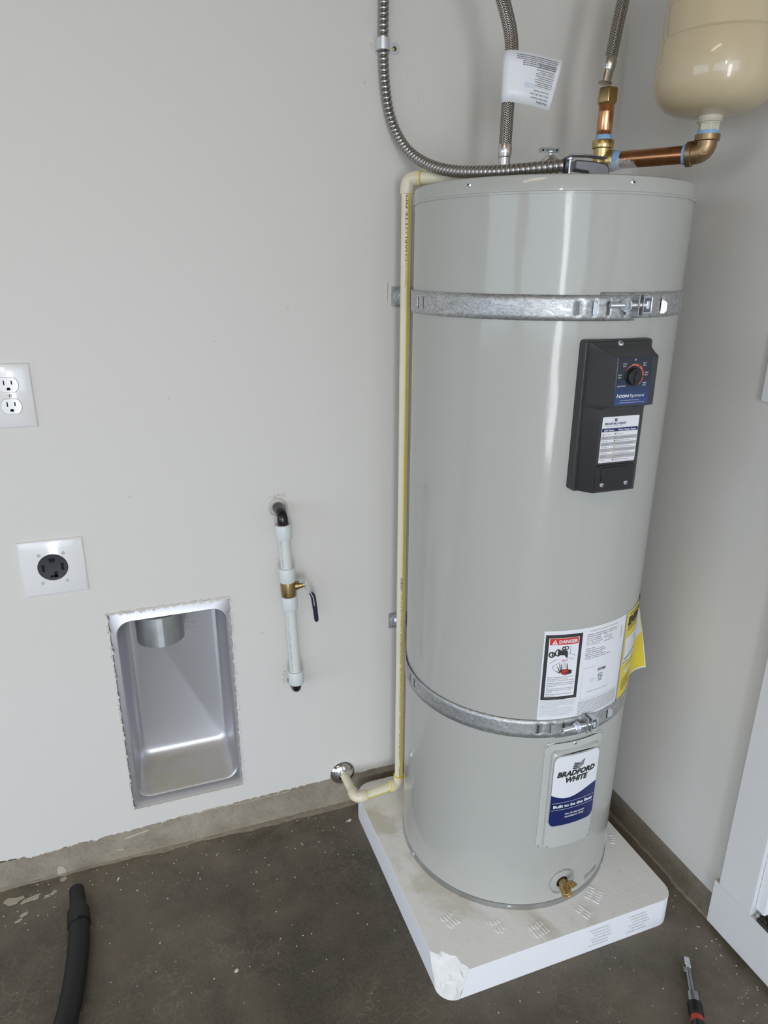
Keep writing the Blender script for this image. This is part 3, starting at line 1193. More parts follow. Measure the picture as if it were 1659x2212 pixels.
mb = MB()
cyl_pad(mb, -105.4, -73.5, .2365, .4910, R + .0035, .010, 0, .003)
panel = mb.build('access_panel', 'heater_trim', heater)
panel['label'] = 'curved lower access panel with brand badge'
mb = MB()
cyl_pad(mb, -102.6, -76.6, .2385, .4745, R + .0135, .010, 0, .0065)
mb.build('raised_boss', 'heater_trim', panel)
screw('screw', cp(-90.6, .4835, R + .0035), radial(-90.6), panel, .0040)
# badge
mb = MB()
RB = R + .0142
BW = rad(-77.9 + 101.2) * R
bz0, bz1 = .2995, .4655
thb = -89.55
cols = 28


def badge_y(x, top=True):
    d = max(0, abs(x) - (BW / 2 - .012))
    k = .012 - math.sqrt(max(0, .012 ** 2 - d * d))
    return bz1 - k if top else bz0 + k


def wave(x):
    t = (x + BW / 2) / BW
    return .3760 - .0125 * math.sin(t * PI * 1.18) * (1.35 - t * .85) + .006 * t


for mi_, r_, lo_, hi_, ins in ((3, RB - .0004, badge_y, badge_y, -.0014),):
    v_, f_ = [], []
    for i in range(cols + 1):
        x = (-BW / 2 + ins) + (BW - 2 * ins) * i / cols
        xx = max(-BW / 2, min(BW / 2, x))
        v_ += [cyl(thb, r_)(x, badge_y(xx, False) + ins), cyl(thb, r_)(x, badge_y(xx) - ins)]
    mb.add(v_, [(2 * i, 2 * i + 2, 2 * i + 3, 2 * i + 1) for i in range(cols)], 3)
v_, f_ = [], []
for i in range(cols + 1):
    x = -BW / 2 + BW * i / cols
    y = wave(x)
    lo_, hi_ = badge_y(x, False), badge_y(x)
    v_ += [cyl(thb, RB)(x, lo_), cyl(thb, RB)(x, max(lo_, min(y, hi_))), cyl(thb, RB)(x, hi_)]
mb.add(v_, [(3 * i, 3 * i + 3, 3 * i + 4, 3 * i + 1) for i in range(cols)], 1)
mb.add(v_, [(3 * i + 1, 3 * i + 4, 3 * i + 5, 3 * i + 2) for i in range(cols)], 0)
fb = cyl(thb, RB + .0005)
text(mb, 'BRADFORD', -.0012, .4180, .0118, fb, 2, bold=.055, shear=.22, width=.0800, align='c')
text(mb, 'WHITE', -.0020, .4030, .0118, fb, 2, bold=.055, shear=.22, width=.0480, align='c')
text(mb, 'Built to be the Best', 0, .3440, .0070, fb, 4, bold=.035, width=.0850, align='c')
text(mb, '®', BW / 2 - .006, .3490, .0020, fb, 4)
patch(mb, (-BW / 2 + .003, .3555, BW / 2 - .003, .3561), fb, 4, 10)
patch(mb, (-BW / 2 + .003, .3385, BW / 2 - .003, .3391), fb, 4, 10)
text(mb, 'For Professional', .004, .3240, .0045, fb, 4, bold=.015, shear=.2, width=.0420, align='c')
text(mb, 'Installation Only', .004, .3172, .0045, fb, 4, bold=.015, shear=.2, width=.0420, align='c')
# waving checker emblem: three swept bands cut into squares
for r_i in range(4):
    for c_i in range(3):
        def em(u, vv_):
            x = -.0115 + u * .0225 + vv_ * .0035
            y = .4325 + vv_ * .0150 - .0035 * math.sin(u * PI * 1.05) * 1.0 + .0035 * u
            return (x, y)
        u0, u1 = (0.0, .46, .74)[c_i], (.43, .71, 1.0)[c_i]
        v0, v1 = r_i / 4 + .03, r_i / 4 + .21
        mi_ = 2 if c_i == 0 else (1 if (c_i + r_i) % 2 else 5)
        q = []
        for (a_, b_) in ((u0, v0), ((u0 + u1) / 2, v0), (u1, v0), (u1, v1), ((u0 + u1) / 2, v1), (u0, v1)):
            q.append(em(a_, b_))
        mb.add([fb(*k) for k in q], [(0, 1, 4, 5), (1, 2, 3, 4)], mi_)
mb.build('brand_badge', ['white', 'navy', 'ink', 'ink_soft', 'print_white', 'ink_soft'], panel)

# ---- rating and warning label
mb = MB()
thl = -87.7
LW = rad(-65.4 + 110.4) * R          # sheet width along the jacket
l0, l1, lz0, lz1 = -LW / 2, LW / 2, .5300, .7300
f0 = cyl(thl, R + .0005)
f1 = cyl(thl, R + .0009)
f2_ = cyl(thl, R + .0012)
patch(mb, (l0, lz0, l1, lz1), f0, 0, 30)
patch(mb, (l0, lz0, l1, lz1), cyl(thl, R + .0002), 0, 30)
dx0, dx1, dz0, dz1 = l0 + .0030, l0 + .0735, .5862, .7222
patch(mb, (dx0, dz0, dx1, dz1), f1, 1, 10)
patch(mb, (dx0 + .0065, dz0 + .0065, dx1 - .0065, dz1 - .0065), f2_, 0, 10)
f3_ = cyl(thl, R + .0015)
f4_ = cyl(thl, R + .0018)
ix0, ix1 = dx0 + .0080, dx1 - .0080
patch(mb, (ix0, .7020, ix1, .7150), f3_, 2, 8)
text(mb, 'DANGER', ix0 + .0170, .7050, .0070, f4_, 0, bold=.035, width=.0360)
patch(mb, [(ix0 + .0040, .7035), (ix0 + .0145, .7035), (ix0 + .0092, .7130)], f4_, 0)
text(mb, '!', ix0 + .0092, .7048, .0052, cyl(thl, R + .0021), 2, align='c', bold=.03)
# pictogram: tap, water, burning hand
def px(x, y):
    return (ix0 + x * (ix1 - ix0), .6390 + y * .060)


def blob(pts, mi, fn=f3_):
    patch(mb, [px(*p) for p in pts], fn, mi)


def ringp(cx, cy, r0, r1, mi, n_=20, fn=f3_, sy=1.0):
    c = px(cx, cy)
    v_ = [fn(c[0] + r0 * math.cos(2 * PI * i / n_), c[1] + sy * r0 * math.sin(2 * PI * i / n_)) for i in range(n_)]
    v_ += [fn(c[0] + r1 * math.cos(2 * PI * i / n_), c[1] + sy * r1 * math.sin(2 * PI * i / n_)) for i in range(n_)]
    mb.add(v_, [(i, (i + 1) % n_, n_ + (i + 1) % n_, n_ + i) for i in range(n_)], mi)


ringp(.10, .72, .0035, .0062, 1)
ringp(.17, .73, .0018, .0042, 1)
ringp(.31, .78, .0040, .0058, 1, sy=1.3)
ringp(.50, .92, .0018, .0040, 1)
ringp(.60, .93, .0024, .0042, 1)
blob([(.30, .70), (.55, .68), (.60, .60), (.66, .60), (.65, .80), (.58, .86), (.30, .86)], 1)
for x0_, y0_, x1_, y1_ in ((.74, .74, .74, 1.0), (.74, .74, .94, .64), (.74, .74, .60, .68), (.04, .42, .32, .56), (.16, .30, .40, .44), (.16, .30, .20, .20), (.20, .20, .34, .12), (.62, .60, .90, .52)):
    a_, b_ = px(x0_, y0_), px(x1_, y1_)
    d_ = Vector((b_[0] - a_[0], b_[1] - a_[1])).normalized()
    n2 = Vector((-d_.y, d_.x)) * .0003
    patch(mb, [(a_[0] - n2.x, a_[1] - n2.y), (b_[0] - n2.x, b_[1] - n2.y), (b_[0] + n2.x, b_[1] + n2.y), (a_[0] + n2.x, a_[1] + n2.y)], f3_, 1)
text(mb, 'HOT', px(.47, 0)[0], px(0, .46)[1], .0048, f4_, 2, width=.0115)
blob([(.52, .44), (.66, .44), (.63, .20), (.53, .20)], 0, f4_)
for x_ in (.55, .60):
    blob([(x_, .42), (x_ + .012, .42), (x_ + .012, .24), (x_, .24)], 3, cyl(thl, R + .0021))
blob([(.44, .16), (.58, .20), (.70, .18), (.86, .14), (.86, .02), (.60, -.02), (.48, .04)], 1)
for (xa, ya, xb, yb, w_) in ((.46, .10, .40, .40, .022), (.49, .12, .47, .38, .022), (.44, .08, .33, .30, .022), (.44, .06, .30, .14, .020), (.70, .14, .66, .40, .026)):
    a_, b_ = px(xa, ya), px(xb, yb)
    d_ = Vector((b_[0] - a_[0], b_[1] - a_[1])).normalized()
    n2 = Vector((-d_.y, d_.x)) * (w_ * .045)
    patch(mb, [(a_[0] - n2.x, a_[1] - n2.y), (b_[0] - n2.x * .6, b_[1] - n2.y * .6), (b_[0] + n2.x * .6, b_[1] + n2.y * .6), (a_[0] + n2.x, a_[1] + n2.y)], f3_, 1)
blob([(.48, .10), (.56, .19), (.70, .16), (.72, .05), (.58, .00), (.50, .04)], 2, f4_)
text(mb, 'BURN', px(.54, 0)[0], px(0, .045)[1], .0032, cyl(thl, R + .0021), 1, width=.010)
zt = .6335
for ln in ('Water temperature over 125°F', 'can cause severe burns', 'instantly or death from scalds.', '', 'Children, disabled and elderly', 'are at highest risk of being',
           'scalded.', '', 'See instruction manual before', 'setting temperature at water', 'heater.', '', 'Feel water before bathing or', 'showering.', '',
           'Temperature limiting valves are', 'available, see manual.'):
    if ln:
        text(mb, ln, ix0 + .0008, zt, .0020, f4_, 3, width=min(.0530, .00178 * len(ln)))
        zt -= .00345
    else:
        zt -= .0016
zt = .5818
for k, ln in enumerate(('CAUTION: Hotter water increases the risk of scald injury.', 'Before changing temperature setting see instruction manual.',
                        'It is recommended that a thermostatically controlled', 'mixing valve be installed in the outlet of the unit to', 'reduce risk of scald injury.',
                        'CAUTION: If the water heater has been operated with', 'supplemental heating equipment you must adjust and', 'the thermostat to limit the water heater temperature',
                        'as stated in the water heating unit. The thermostat on the', 'water heater limits the storage temperature so that', 'Failure to do so can result in death or injury.')):
    text(mb, ln, dx0, zt, .0015, f2_, 4, width=min(.070, .00128 * len(ln)))
    zt -= .0031
# right column: rating data
rx0 = dx1 + .0090
text(mb, 'AUTOMATIC STORAGE WATER HEATER', rx0 + .0060, .7205, .0026, f1, 4, width=.0700)
data = ['BRADFORD WHITE CORPORATION  www.bradfordwhite.com', '200 LAFAYETTE STREET  MIDDLEVILLE MI 49333  USA', 'Model No. RE240T6          S/N', 'Serial No. WH46479317     Type: ELECTRIC',
        'Nom. Cap.  40 US gal            Phase: 1', '                151.4 Liters      50-60 Hz', '', 'Voltage: 240V', 'Wattage Upper Element: 4500W', '           Lower Element: 4500W', '           Maximum: 4500W',
        'Wattage Rating based on 240V AC', 'Pressure: Test 300 psi, Working 150 psi']
zt = .7140
for ln in data:
    if ln.strip():
        text(mb, ln, rx0 + .0010, zt, .0021, f1, 3, bold=.012, width=min(.074, .00158 * len(ln)))
    zt -= .0042
zt = .6440
text(mb, 'UPC Energy: 196.2007 A', rx0, zt, .0015, f1, 4, width=.026)
patch(mb, (l1 - .0105, .6870, l1 - .0102, .7110), f1, 4)
for k in range(14):
    patch(mb, (l1 - .0130, .6850 + k * .0018, l1 - .0112, .6850 + k * .0018 + (.0006, .0012)[k % 2]), f1, 3)
for (x0_, y0_, x1_, y1_) in ((rx0, .5770, rx0 + .0003, .6360), (rx0, .5770, l1 - .006, .5773), (l1 - .0063, .5770, l1 - .006, .6660)):
    patch(mb, (x0_, y0_, x1_, y1_), f1, 4, 6)
text(mb, 'HOUSEHOLD STORAGE TANK WATER HEATER', rx0 + .0120, .5905, .0021, f1, 4, width=.0560)
ux, uz = rx0 + .0430, .6200
v_ = [f1(ux + .0060 * math.cos(2 * PI * i / 28), uz + .0066 * math.sin(2 * PI * i / 28)) for i in range(28)]
v_ += [f1(ux + .0051 * math.cos(2 * PI * i / 28), uz + .0057 * math.sin(2 * PI * i / 28)) for i in range(28)]
mb.add(v_, [(i, (i + 1) % 28, 28 + (i + 1) % 28, 28 + i) for i in range(28)], 1)
text(mb, 'U', ux - .0018, uz - .0010, .0046, f1, 1, align='c', bold=.02)
text(mb, 'L', ux + .0020, uz - .0030, .0046, f1, 1, align='c', bold=.02)
text(mb, 'LISTED', ux, uz - .0105, .0026, f1, 1, align='c', bold=.01)
for k, s in enumerate(('UL LISTED', 'CONFORMS TO', 'UL STD 174')):
    text(mb, s, ux - .0190, uz - .0015 - k * .0030, .0014, f1, 4, align='c')
patch(mb, rrect(.0200, .0055, .0012, ux + .0020, uz + .0145), f1, 3)
text(mb, 'AHRI', ux - .0065, uz + .0130, .0028, f2_, 0, bold=.02)
text(mb, 'CERTIFIED', ux + .0018, uz + .0135, .0018, f2_, 4)
for k in range(9):
    dashes(mb, rx0 - .0030, .5715 - k * .0034, l1 - .004, .0014, f1, 4, seed=40 + k)
lab = mb.build('rating_label', ['white', 'ink', 'red', 'ink_grey', 'ink_soft'], heater)
lab['label'] = 'white rating label with a red and black DANGER box'

# ---- yellow energy sticker, its far end peeled away from the jacket
mb = MB()
EW, ez0, ez1 = .172, .5330, .7300
sA = rad(-63.9)
s_free = .098                         # length that still sticks to the jacket


def energy(off=0.0):
    def fn(x, y):
        """x along the sheet from its left edge, y = height"""
        t = (ez1 - y) / (ez1 - ez0)
        sf = s_free
        if x <= sf:
            a = sA + x / R
            rr_ = R + .0006 + off
            return Vector((CX + rr_ * math.cos(a), CY + rr_ * math.sin(a), y))
        # leaves along the tangent and curls outward, more towards the bottom
        a = sA + sf / R
        p = Vector((CX + (R + .0006 + off) * math.cos(a), CY + (R + .0006 + off) * math.sin(a), y))
        d = x - sf
        kappa = -4.0 + 17.5 * t
        kappa = kappa if abs(kappa) > .05 else .05
        hd = a + PI / 2
        ph = kappa * d
        # arc of curvature kappa turning clockwise
        fx = math.sin(ph) / kappa
        fy = (1 - math.cos(ph)) / kappa
        T_ = Vector((math.cos(hd), math.sin(hd), 0))
        O_ = Vector((math.cos(a), math.sin(a), 0))
        return p + T_ * fx + O_ * fy
    return fn


e0 = energy(0)
nx_, nz_ = 40, 14
v_, f_ = [], []
for i in range(nx_ + 1):
    for j in range(nz_ + 1):
        v_.append(e0(EW * i / nx_, ez0 + (ez1 - ez0) * j / nz_))
for i in range(nx_):
    for j in range(nz_):
        a_ = i * (nz_ + 1) + j
        f_.append((a_, a_ + nz_ + 1, a_ + nz_ + 2, a_ + 1))
mb.add(v_, f_, 1, True)
e1, e2 = energy(.0005), energy(.0008)


def epatch(x0, y0, x1, y1, mi, fn=e1):
    n1, n2 = max(2, int((x1 - x0) / .004)), max(1, int((y1 - y0) / .02))
    v_, f_ = [], []
    for i in range(n1 + 1):
        for j in range(n2 + 1):
            v_.append(fn(x0 + (x1 - x0) * i / n1, y0 + (y1 - y0) * j / n2))
    for i in range(n1):
        for j in range(n2):
            a_ = i * (n2 + 1) + j
            f_.append((a_, a_ + n2 + 1, a_ + n2 + 2, a_ + 1))
    mb.add(v_, f_, mi, True)


epatch(.0015, ez0 + .003, EW - .003, ez1 - .0015, 0)
epatch(.006, .613, EW - .008, .672, 1, e2)
e3 = energy(.0011)
text(mb, 'ENERGYGUIDE', .008, .7000, .0170, e3, 2, bold=.075, width=.140, shear=.1)
dashes(mb, .012, .7220, .060, .0030, e2, 2, 1)
dashes(mb, .010, .6930, .080, .0026, e2, 2, 2)
dashes(mb, .010, .6875, .070, .0026, e2, 2, 3)
patch(mb, (.010, .6240, .120, .6262), e3, 2, 20)
text(mb, 'Estimated Yearly Energy Cost', .050, .6580, .0034, e3, 2, width=.06)
text(mb, '$', .075, .6350, .0130, e3, 2)
dashes(mb, .008, .6160, .030, .0026, e3, 2, 4)
text(mb, 'Cost Range of Similar Models', .030, .6040, .0032, e2, 2, width=.06)
epatch(.020, .5880, .060, .5970, 1, e2)
text(mb, 'kWh', .032, .5905, .0036, e3, 2)
epatch(.078, .5880, .116, .5980, 1, e2)
text(mb, 'kWh', .086, .5905, .0036, e3, 2)
for k in range(5):
    dashes(mb, .012, .5760 - k * .0055, .060, .0022, e2, 2, 10 + k)
text(mb, 'vehicle.', .092, .5700, .0036, e2, 2)
text(mb, 'tank.', .088, .5600, .0036, e2, 2)
o = mb.build('energy_sticker', ['yellow', 'white', 'ink'], heater)
o['label'] = 'yellow energy sticker peeling off at its far edge'

# ---- small grey serial plate low on the right
mb = MB()
fp = cyl(-66.0, R + .0006)
v_ = []
patch(mb, [(-.022, .1030), (.022, .0995), (.022, .1060), (-.022, .1100)], fp, 0)
patch(mb, (-.023, .0985, .023, .1085), fp, 0, 8)
dashes(mb, -.020, .1015, .020, .0035, cyl(-66, R + .001), 1, 5)
mb.build('serial_plate', ['ink_soft', 'row_grey'], heater)

# ---- drain: round plastic ring and brass boiler drain
thd = -88.8
dc, dn = cp(thd, .1330), radial(thd)
mb = MB().lathe([(.0300, -.004), (.0300, .0035), (.0288, .0048), (.0275, .0035), (.0270, .0015), (.0255, .0022), (.0135, .0028), (.0125, -.004)], dc, dn, 48, caps=False)
mb.build('drain_ring', 'heater', heater)
mb = MB().lathe([(.0130, .0005), (.0130, .001), (.0005, .001)], dc, dn, 24, caps=False)
mb.build('drain_hole', 'black_matte', heater)
mb = MB().tube([dc + dn * .001, dc + dn * .014, dc + dn * .017 + Vector((-.0005, 0, -.003)), dc + dn * .021 + Vector((-.001, 0, -.0045))], [.0098, .0098, .0100, .0100], 8, smooth=False)
valve = mb.build('drain_valve', 'brass', heater, bevel=.0008)
sd = (dn + Vector((-.12, 0, -.40))).normalized()
sp0 = dc + dn * .010 + Vector((-.001, 0, -.001))
prof = [(.0098, 0), (.0098, .004)]
for k in range(4):
    prof += [(.0112, .0048 + k * .0028), (.0112, .0058 + k * .0028), (.0101, .0066 + k * .0028), (.0101, .0074 + k * .0028)]
prof += [(.0118, .0170), (.0118, .0215), (.0108, .0225), (.0072, .0223), (.0066, .0200), (.0060, .0120), (.0, .0115)]
mb = MB().lathe(prof, sp0, sd, 28)
mb.build('hose_spout', 'brass', valve)
hd = (dn * .75 + Vector((.25, 0, .62))).normalized()
mb = MB().lathe([(.0066, 0), (.0066, .012), (.0082, .0125), (.0082, .0165), (.0058, .0172), (.0050, .0240), (.0030, .0245), (.0028, .0300), (0, .0302)], dc + dn * .012 + Vector((.004, 0, .002)), hd, 6, smooth=False)
mb.build('valve_stem', 'brass_dark', valve)

# ------------------------------------------------------------------ earthquake straps


def strap(nameless_label, z0, z1, z2, z3, rod_z, rod_x, where):
    """z0..z1 main band, z2..z3 the overlapping right-hand end"""
    root = empty('heater_strap', cp(-90, (z0 + z1) / 2))
    tag(root, nameless_label, 'strap', 'straps round the water heater')

    def band(name, th0, th1, za, zb, r, slots, z_tilt=0.0, legs=None):
        edges = set()
        nseg = int(abs(th1 - th0) / 2.5)
        ths = [th0 + (th1 - th0) * i / nseg for i in range(nseg + 1)]
        hw = .62
        for s in slots:
            ths = [t for t in ths if abs(t - s) > hw + .25] + [s - hw, s + hw]
        ths.sort()
        zc = (za + zb) / 2
        zs = [za, zc - .0098, zc - .0085, zc + .0085, zc + .0098, zb]
        mb = MB()
        v_, f_ = [], []
        colsp = []
        for t in ths:
            colsp.append([cp(t, z, r) for z in zs])
        pre, post = [], []
        if legs:
            for which, pt in legs:
                col = [Vector((pt[0], pt[1], z)) for z in zs]
                (pre if which == 'a' else post).append(col)
        allc = pre + colsp + post
        for c in allc:
            v_ += c
        k = len(zs)
        slot_cols = set()
        for i in range(len(ths) - 1):
            if any(abs((ths[i] + ths[i + 1]) / 2 - s) < hw * .5 for s in slots):
                slot_cols.add(i + len(pre))
        for i in range(len(allc) - 1):
            for j in range(k - 1):
                if i in slot_cols and j in (1, 2, 3):
                    continue
                f_.append((i * k + j, (i + 1) * k + j, (i + 1) * k + j + 1, i * k + j + 1))
        mb.add(v_, f_, 0, True)
        bd = mb.build(name, 'galv', root, solid=.0011)
        for s in slots:
            m2 = MB()
            v2 = [cp(s + a * (hw + .25), zc + b * .0105, r - .0013) for b in (-1, 1) for a in (-1, 1)]
            m2.add(v2, [(0, 1, 3, 2)], 0)
            m2.build('slot', 'slot_shade', bd)  # dark plate behind the hole, its colour paints the shade there
        return bd

    band('band', -200, -86.0, z0, z1, R + .0034, [-196, -184.0, -178.5, -109.4, -103.3, -97.6, -90.6],
         legs=[('a', (-.484, -.001))])
    band('band', -101, 20, z2, z3, R + .0018, [-80.5, -71.4],
         legs=[('b', (-.085, -.06)), ('b', (-.070, -.001))])
    # little tongues punched out of the slots
    zc = (z0 + z1) / 2
    for th, ln, r in ((-103.3, .0065, R + .0034), (-70.9, .0085, R + .0018)):
        t = Vector((-math.sin(rad(th)), math.cos(rad(th)), 0))
        nn = radial(th)
        c = cp(th, zc, r)
        dd = (nn * .75 + t * .65).normalized()
        mb = MB()
        outl_ = [(0, -.0095), (ln * .6, -.0095), (ln, -.006), (ln, .006), (ln * .6, .0095), (0, .0095)]
        mb.prism(outl_, .0011, c - dd * .0005, dd, (0, 0, 1))
        mb.build('tongue', 'zinc', root)
    # tab bent out at the end of the left-hand band, and the hook on the right-hand one
    rz = rod_z
    thA, thB = -86.4, -79.3
    for th, r, hh, nm, mt in ((thA, R + .002, .0155, 'tab', 'galv'), (-88.2, R + .0015, .0165, 'tab', 'galv')):
        t = Vector((-math.sin(rad(th)), math.cos(rad(th)), 0))
        c = cp(th, rz, r + .010)
        mb = MB().obox(c, (radial(th), t, (0, 0, 1)), (.0105, .0008, hh))
        mb.build(nm, mt, root, bevel=.0005)
    # threaded rod
    ry = CY - R - .0155
    x0_, x1_ = rod_x, rod_x + .068
    pts, rs = [], []
    nth_ = 60
    for i in range(nth_ + 1):
        pts.append((x0_ + (x1_ - x0_) * i / nth_, ry, rz))
        rs.append(.0040 if i % 2 else .0035)
    mb = MB().tube(pts, rs, 14)
    bolt = mb.build('bolt', 'zinc', root)
    mb = MB().lathe([(.0072, 0), (.0078, .0008), (.0078, .0058), (.0072, .0066)], (x0_ + .0235, ry, rz), (1, 0, 0), 6, smooth=False)
    mb.build('nut', 'zinc', bolt)
    mb = MB().lathe([(.0040, 0), (.0105, 0), (.0110, .0006), (.0110, .0014), (.0040, .002)], (x0_ + .0305, ry, rz), (1, 0, 0), 24)
    mb.build('washer', 'zinc', bolt)
    # U clip holding the bolt head
    xc = x1_ - .004
    mb = MB()
    mb.box((xc - .006, ry - .0045, rz - .0125), (xc + .010, ry + .0125, rz - .0105))
    mb.box((xc - .006, ry - .0045, rz + .0105), (xc + .010, ry + .0125, rz + .0125))
    mb.box((xc + .006, ry - .0075, rz - .0125), (xc + .0085, ry + .0125, rz + .0125))
    mb.build('clip', 'zinc', root, bevel=.001)
    mb = MB().obox((xc + .0015, ry, rz), ((1, 0, 0), (0, 1, 0), (0, 0, 1)), (.0028, .0060, .0060))
    mb.build('bolt_head', 'zinc', bolt, bevel=.001)
    # wall brackets
    for (bx, by, nx2, tx) in ((-.5055, -.0009, (0, -1, 0), (1, 0, 0)), (-.050, -.0009, (0, -1, 0), (1, 0, 0))):
        mb = MB().prism(rrect(.043, .041, .004, 0, 0), .0018, (bx, by, zc), (1, 0, 0), (0, 0, 1))
        br = mb.build('wall_bracket', 'galv', root)
        mb = MB().lathe([(.0050, 0), (.0160, 0), (.0165, .0006), (.0160, .0020), (.0050, .0022)], (bx, by - .0019, zc), nx2, 28)
        mb.build('washer', 'zinc', br)
        mb = MB().lathe([(.0078, 0), (.0078, .0045), (.0068, .0055), (0, .0055)], (bx, by - .004, zc), nx2, 6, smooth=False)
        mb.build('lag_screw', 'zinc', br)
    return root


strap('upper galvanized steel strap round the heater, above the control box', 1.2668, 1.3049, 1.2705, 1.3093, 1.2908, -.3705, 'upper')
strap('lower galvanized steel strap round the heater, under the rating label', .5040, .5425, .5010, .5385, .5300, -.3725, 'lower')

# ------------------------------------------------------------------ flexible conduit
cond = empty('flexible_conduit', (-.5518, -.0125, 1.73))
tag(cond, 'ribbed grey flexible metal conduit curving down the wall to the heater top', 'conduit')
ctrl_pts = [(-.5500, -.0125, 2.12), (-.5510, -.0125, 1.90), (-.5515, -.0125, 1.80), (-.5520, -.0125, 1.7339), (-.5485, -.0125, 1.6719), (-.5372, -.0145, 1.6150), (-.5235, -.050, 1.5635),
            (-.5065, -.108, 1.5285), (-.4868, -.186, 1.5062), (-.4562, -.272, 1.4962), (-.4165, -.342, 1.4948), (-.3790, -.385, 1.4968)]
path = resample(spline(ctrl_pts, 24), .0010)
rs = []
for i, p in enumerate(path):
    ph = (i % 9) / 9
    rs.append(.0080 + .0023 * abs(math.sin(PI * ph)) ** .55)
mb = MB().tube(path, rs, 18)
mb.build('ribbed_tube', 'conduit', cond)
# one-hole strap on the wall
clamp = empty('conduit_clamp', (-.552, 0, 1.7345))
tag(clamp, 'small galvanized one-hole clamp holding the conduit to the wall', 'clamp')
mb = MB()
v_ = []
nn = 14
for z in (1.7250, 1.7440):
    for r in (.0115, .0128):
        for i in range(nn + 1):
            a = PI * i / nn
            v_.append((-.552 + r * math.cos(a), -.0125 - r * math.sin(a) * 1.02, z))
m_ = nn + 1
f_ = []
for i in range(nn):
    f_ += [(i, i + 1, 2 * m_ + i + 1, 2 * m_ + i), (m_ + i + 1, m_ + i, 3 * m_ + i, 3 * m_ + i + 1), (i + 1, i, m_ + i, m_ + i + 1), (2 * m_ + i, 2 * m_ + i + 1, 3 * m_ + i + 1, 3 * m_ + i)]
mb.add(v_, f_, 0, True)
mb.box((-.5405, -.0125, 1.7250), (-.5392, -.0010, 1.7440))
mb.box((-.5648, -.0125, 1.7250), (-.5635, -.0005, 1.7440))
mb.build('saddle', 'zinc', clamp)
mb = MB().prism(rrect(.026, .019, .007, -.5278, 1.7335), .0014, (0, -.0002, 0), (1, 0, 0), (0, 0, 1))
mb.build('ear', 'zinc', clamp, bevel=.0004)
screw('screw', (-.5255, -.0018, 1.7328), (0, -1, 0), clamp, .0042, 'brass_dark')
# squeeze connector on the heater top
con = empty('conduit_connector', (-.325, -.40, ZLID))
tag(con, 'cast zinc squeeze connector joining the conduit to the heater lid', 'connector')
cd = Vector((-.3210 + .3790, -.403 + .385, 0)).normalized()
cs = Vector((-cd.y, cd.x, 0))
p0 = Vector((-.3840, -.3835, 1.4968))
mb = MB()
# wedge body, seen from its side: tall collar falling to a low elbow foot
side = [(.010, -.0105), (.010, .0035), (.030, .0025), (.044, .0010), (.058, -.0020), (.064, -.0080), (.064, -.0222), (.036, -.0222), (.030, -.0130)]
ez = Vector((0, 0, 1))
mb.prism(side, .024, p0 - cs * .012 + ez * 0.0, cd, ez)
mb.build('casting', 'zinc_dull', con, bevel=.0022)
mb = MB()
cap_ = [(.000, .0098), (.004, .0122), (.036, .0112), (.060, .0078), (.060, .0062), (.036, .0092), (.004, .0098), (.000, .0080)]
mb.prism(cap_, .0225, p0 - cs * .01125, cd, ez)
mb.build('clamp_plate', 'zinc_plate', con, bevel=.001)
mb = MB().lathe([(.0112, 0), (.0122, .001), (.0122, .007), (.0112, .008)], p0 + cd * .002, cd, 22)
mb.build('collar', 'zinc_dull', con)
for s in (-1, 1):
    base = p0 + cd * .008 + cs * s * .0125
    mb = MB().lathe([(.0019, -.0225), (.0019, .0060), (.0050, .0065), (.0052, .0090), (.0036, .0105), (0, .0108)], base + ez * 0, ez, 14)
    mb.build('screw', 'zinc', con)
mb = MB().lathe([(.0045, 0), (.0045, .010), (.0020, .0105), (0, .0105)], p0 + cd * .064 + ez * -.010, cd, 12)
mb.build('lock_screw', 'black', con)

# ------------------------------------------------------------------ relief valve with lever
PRX, PRY = -.3300, -.2600
rv = empty('relief_valve', (PRX, PRY, ZLID))
tag(rv, 'brass relief valve with flat metal test lever behind the conduit', 'valve')
mb = MB().lathe([(.0160, .0005), (.0160, .018), (.0175, .020), (.0175, .030), (.0205, .033), (.0215, .038), (.0200, .042)], (PRX, PRY, ZLID), n=28)
mb.build('valve_body', 'brass', rv)
mb = MB().lathe([(.0208, .040), (.0205, .043), (.0160, .049), (.0085, .054), (.0070, .056), (.0, .0565)], (PRX, PRY, ZLID), n=28)
mb.build('cap', 'ferrule', rv)
mb = MB().lathe([(.0030, .055), (.0030, .060), (.0072, .0605), (.0072, .0620), (.0025, .0625), (.0025, .0625)], (PRX, PRY, ZLID), n=16)
mb.build('stem', 'zinc', rv)
mb = MB()
lv = rrect(.040, .0095, .0018, -.0060, 0)
mb.prism(lv, .0013, (PRX, PRY - .004, ZLID + .0640), (1, -.05, .03), (0, -.45, .89))
lever = mb.build('test_lever', 'zinc', rv, bevel=.0004)
mb = MB()
nL = Vector((1, -.05, .03)).cross(Vector((0, -.45, .89))).normalized()
fl_ = lambda x, y: Vector((PRX, PRY - .004, ZLID + .0640)) + Vector((1, -.05, .03)) * x + Vector((0, -.45, .89)) * y + nL * .0016
for x in (-.018, .0085):
    patch(mb, circ(.0019, 12, x, 0), fl_, 0)
text(mb, 'WATTS 100', -.0045, -.0018, .0034, fl_, 1, align='c', width=.016)
mb.build('lever_holes', ['black_matte', 'zinc_dull'], rv)

# ------------------------------------------------------------------ drain pipe from the relief valve
PX, PY, PR = -.5285, -.085, .0108
dp = empty('relief_drain_pipe', (PX, PY, .104))
tag(dp, 'cream plastic drain pipe with yellow stripe running down beside the heater', 'pipe')


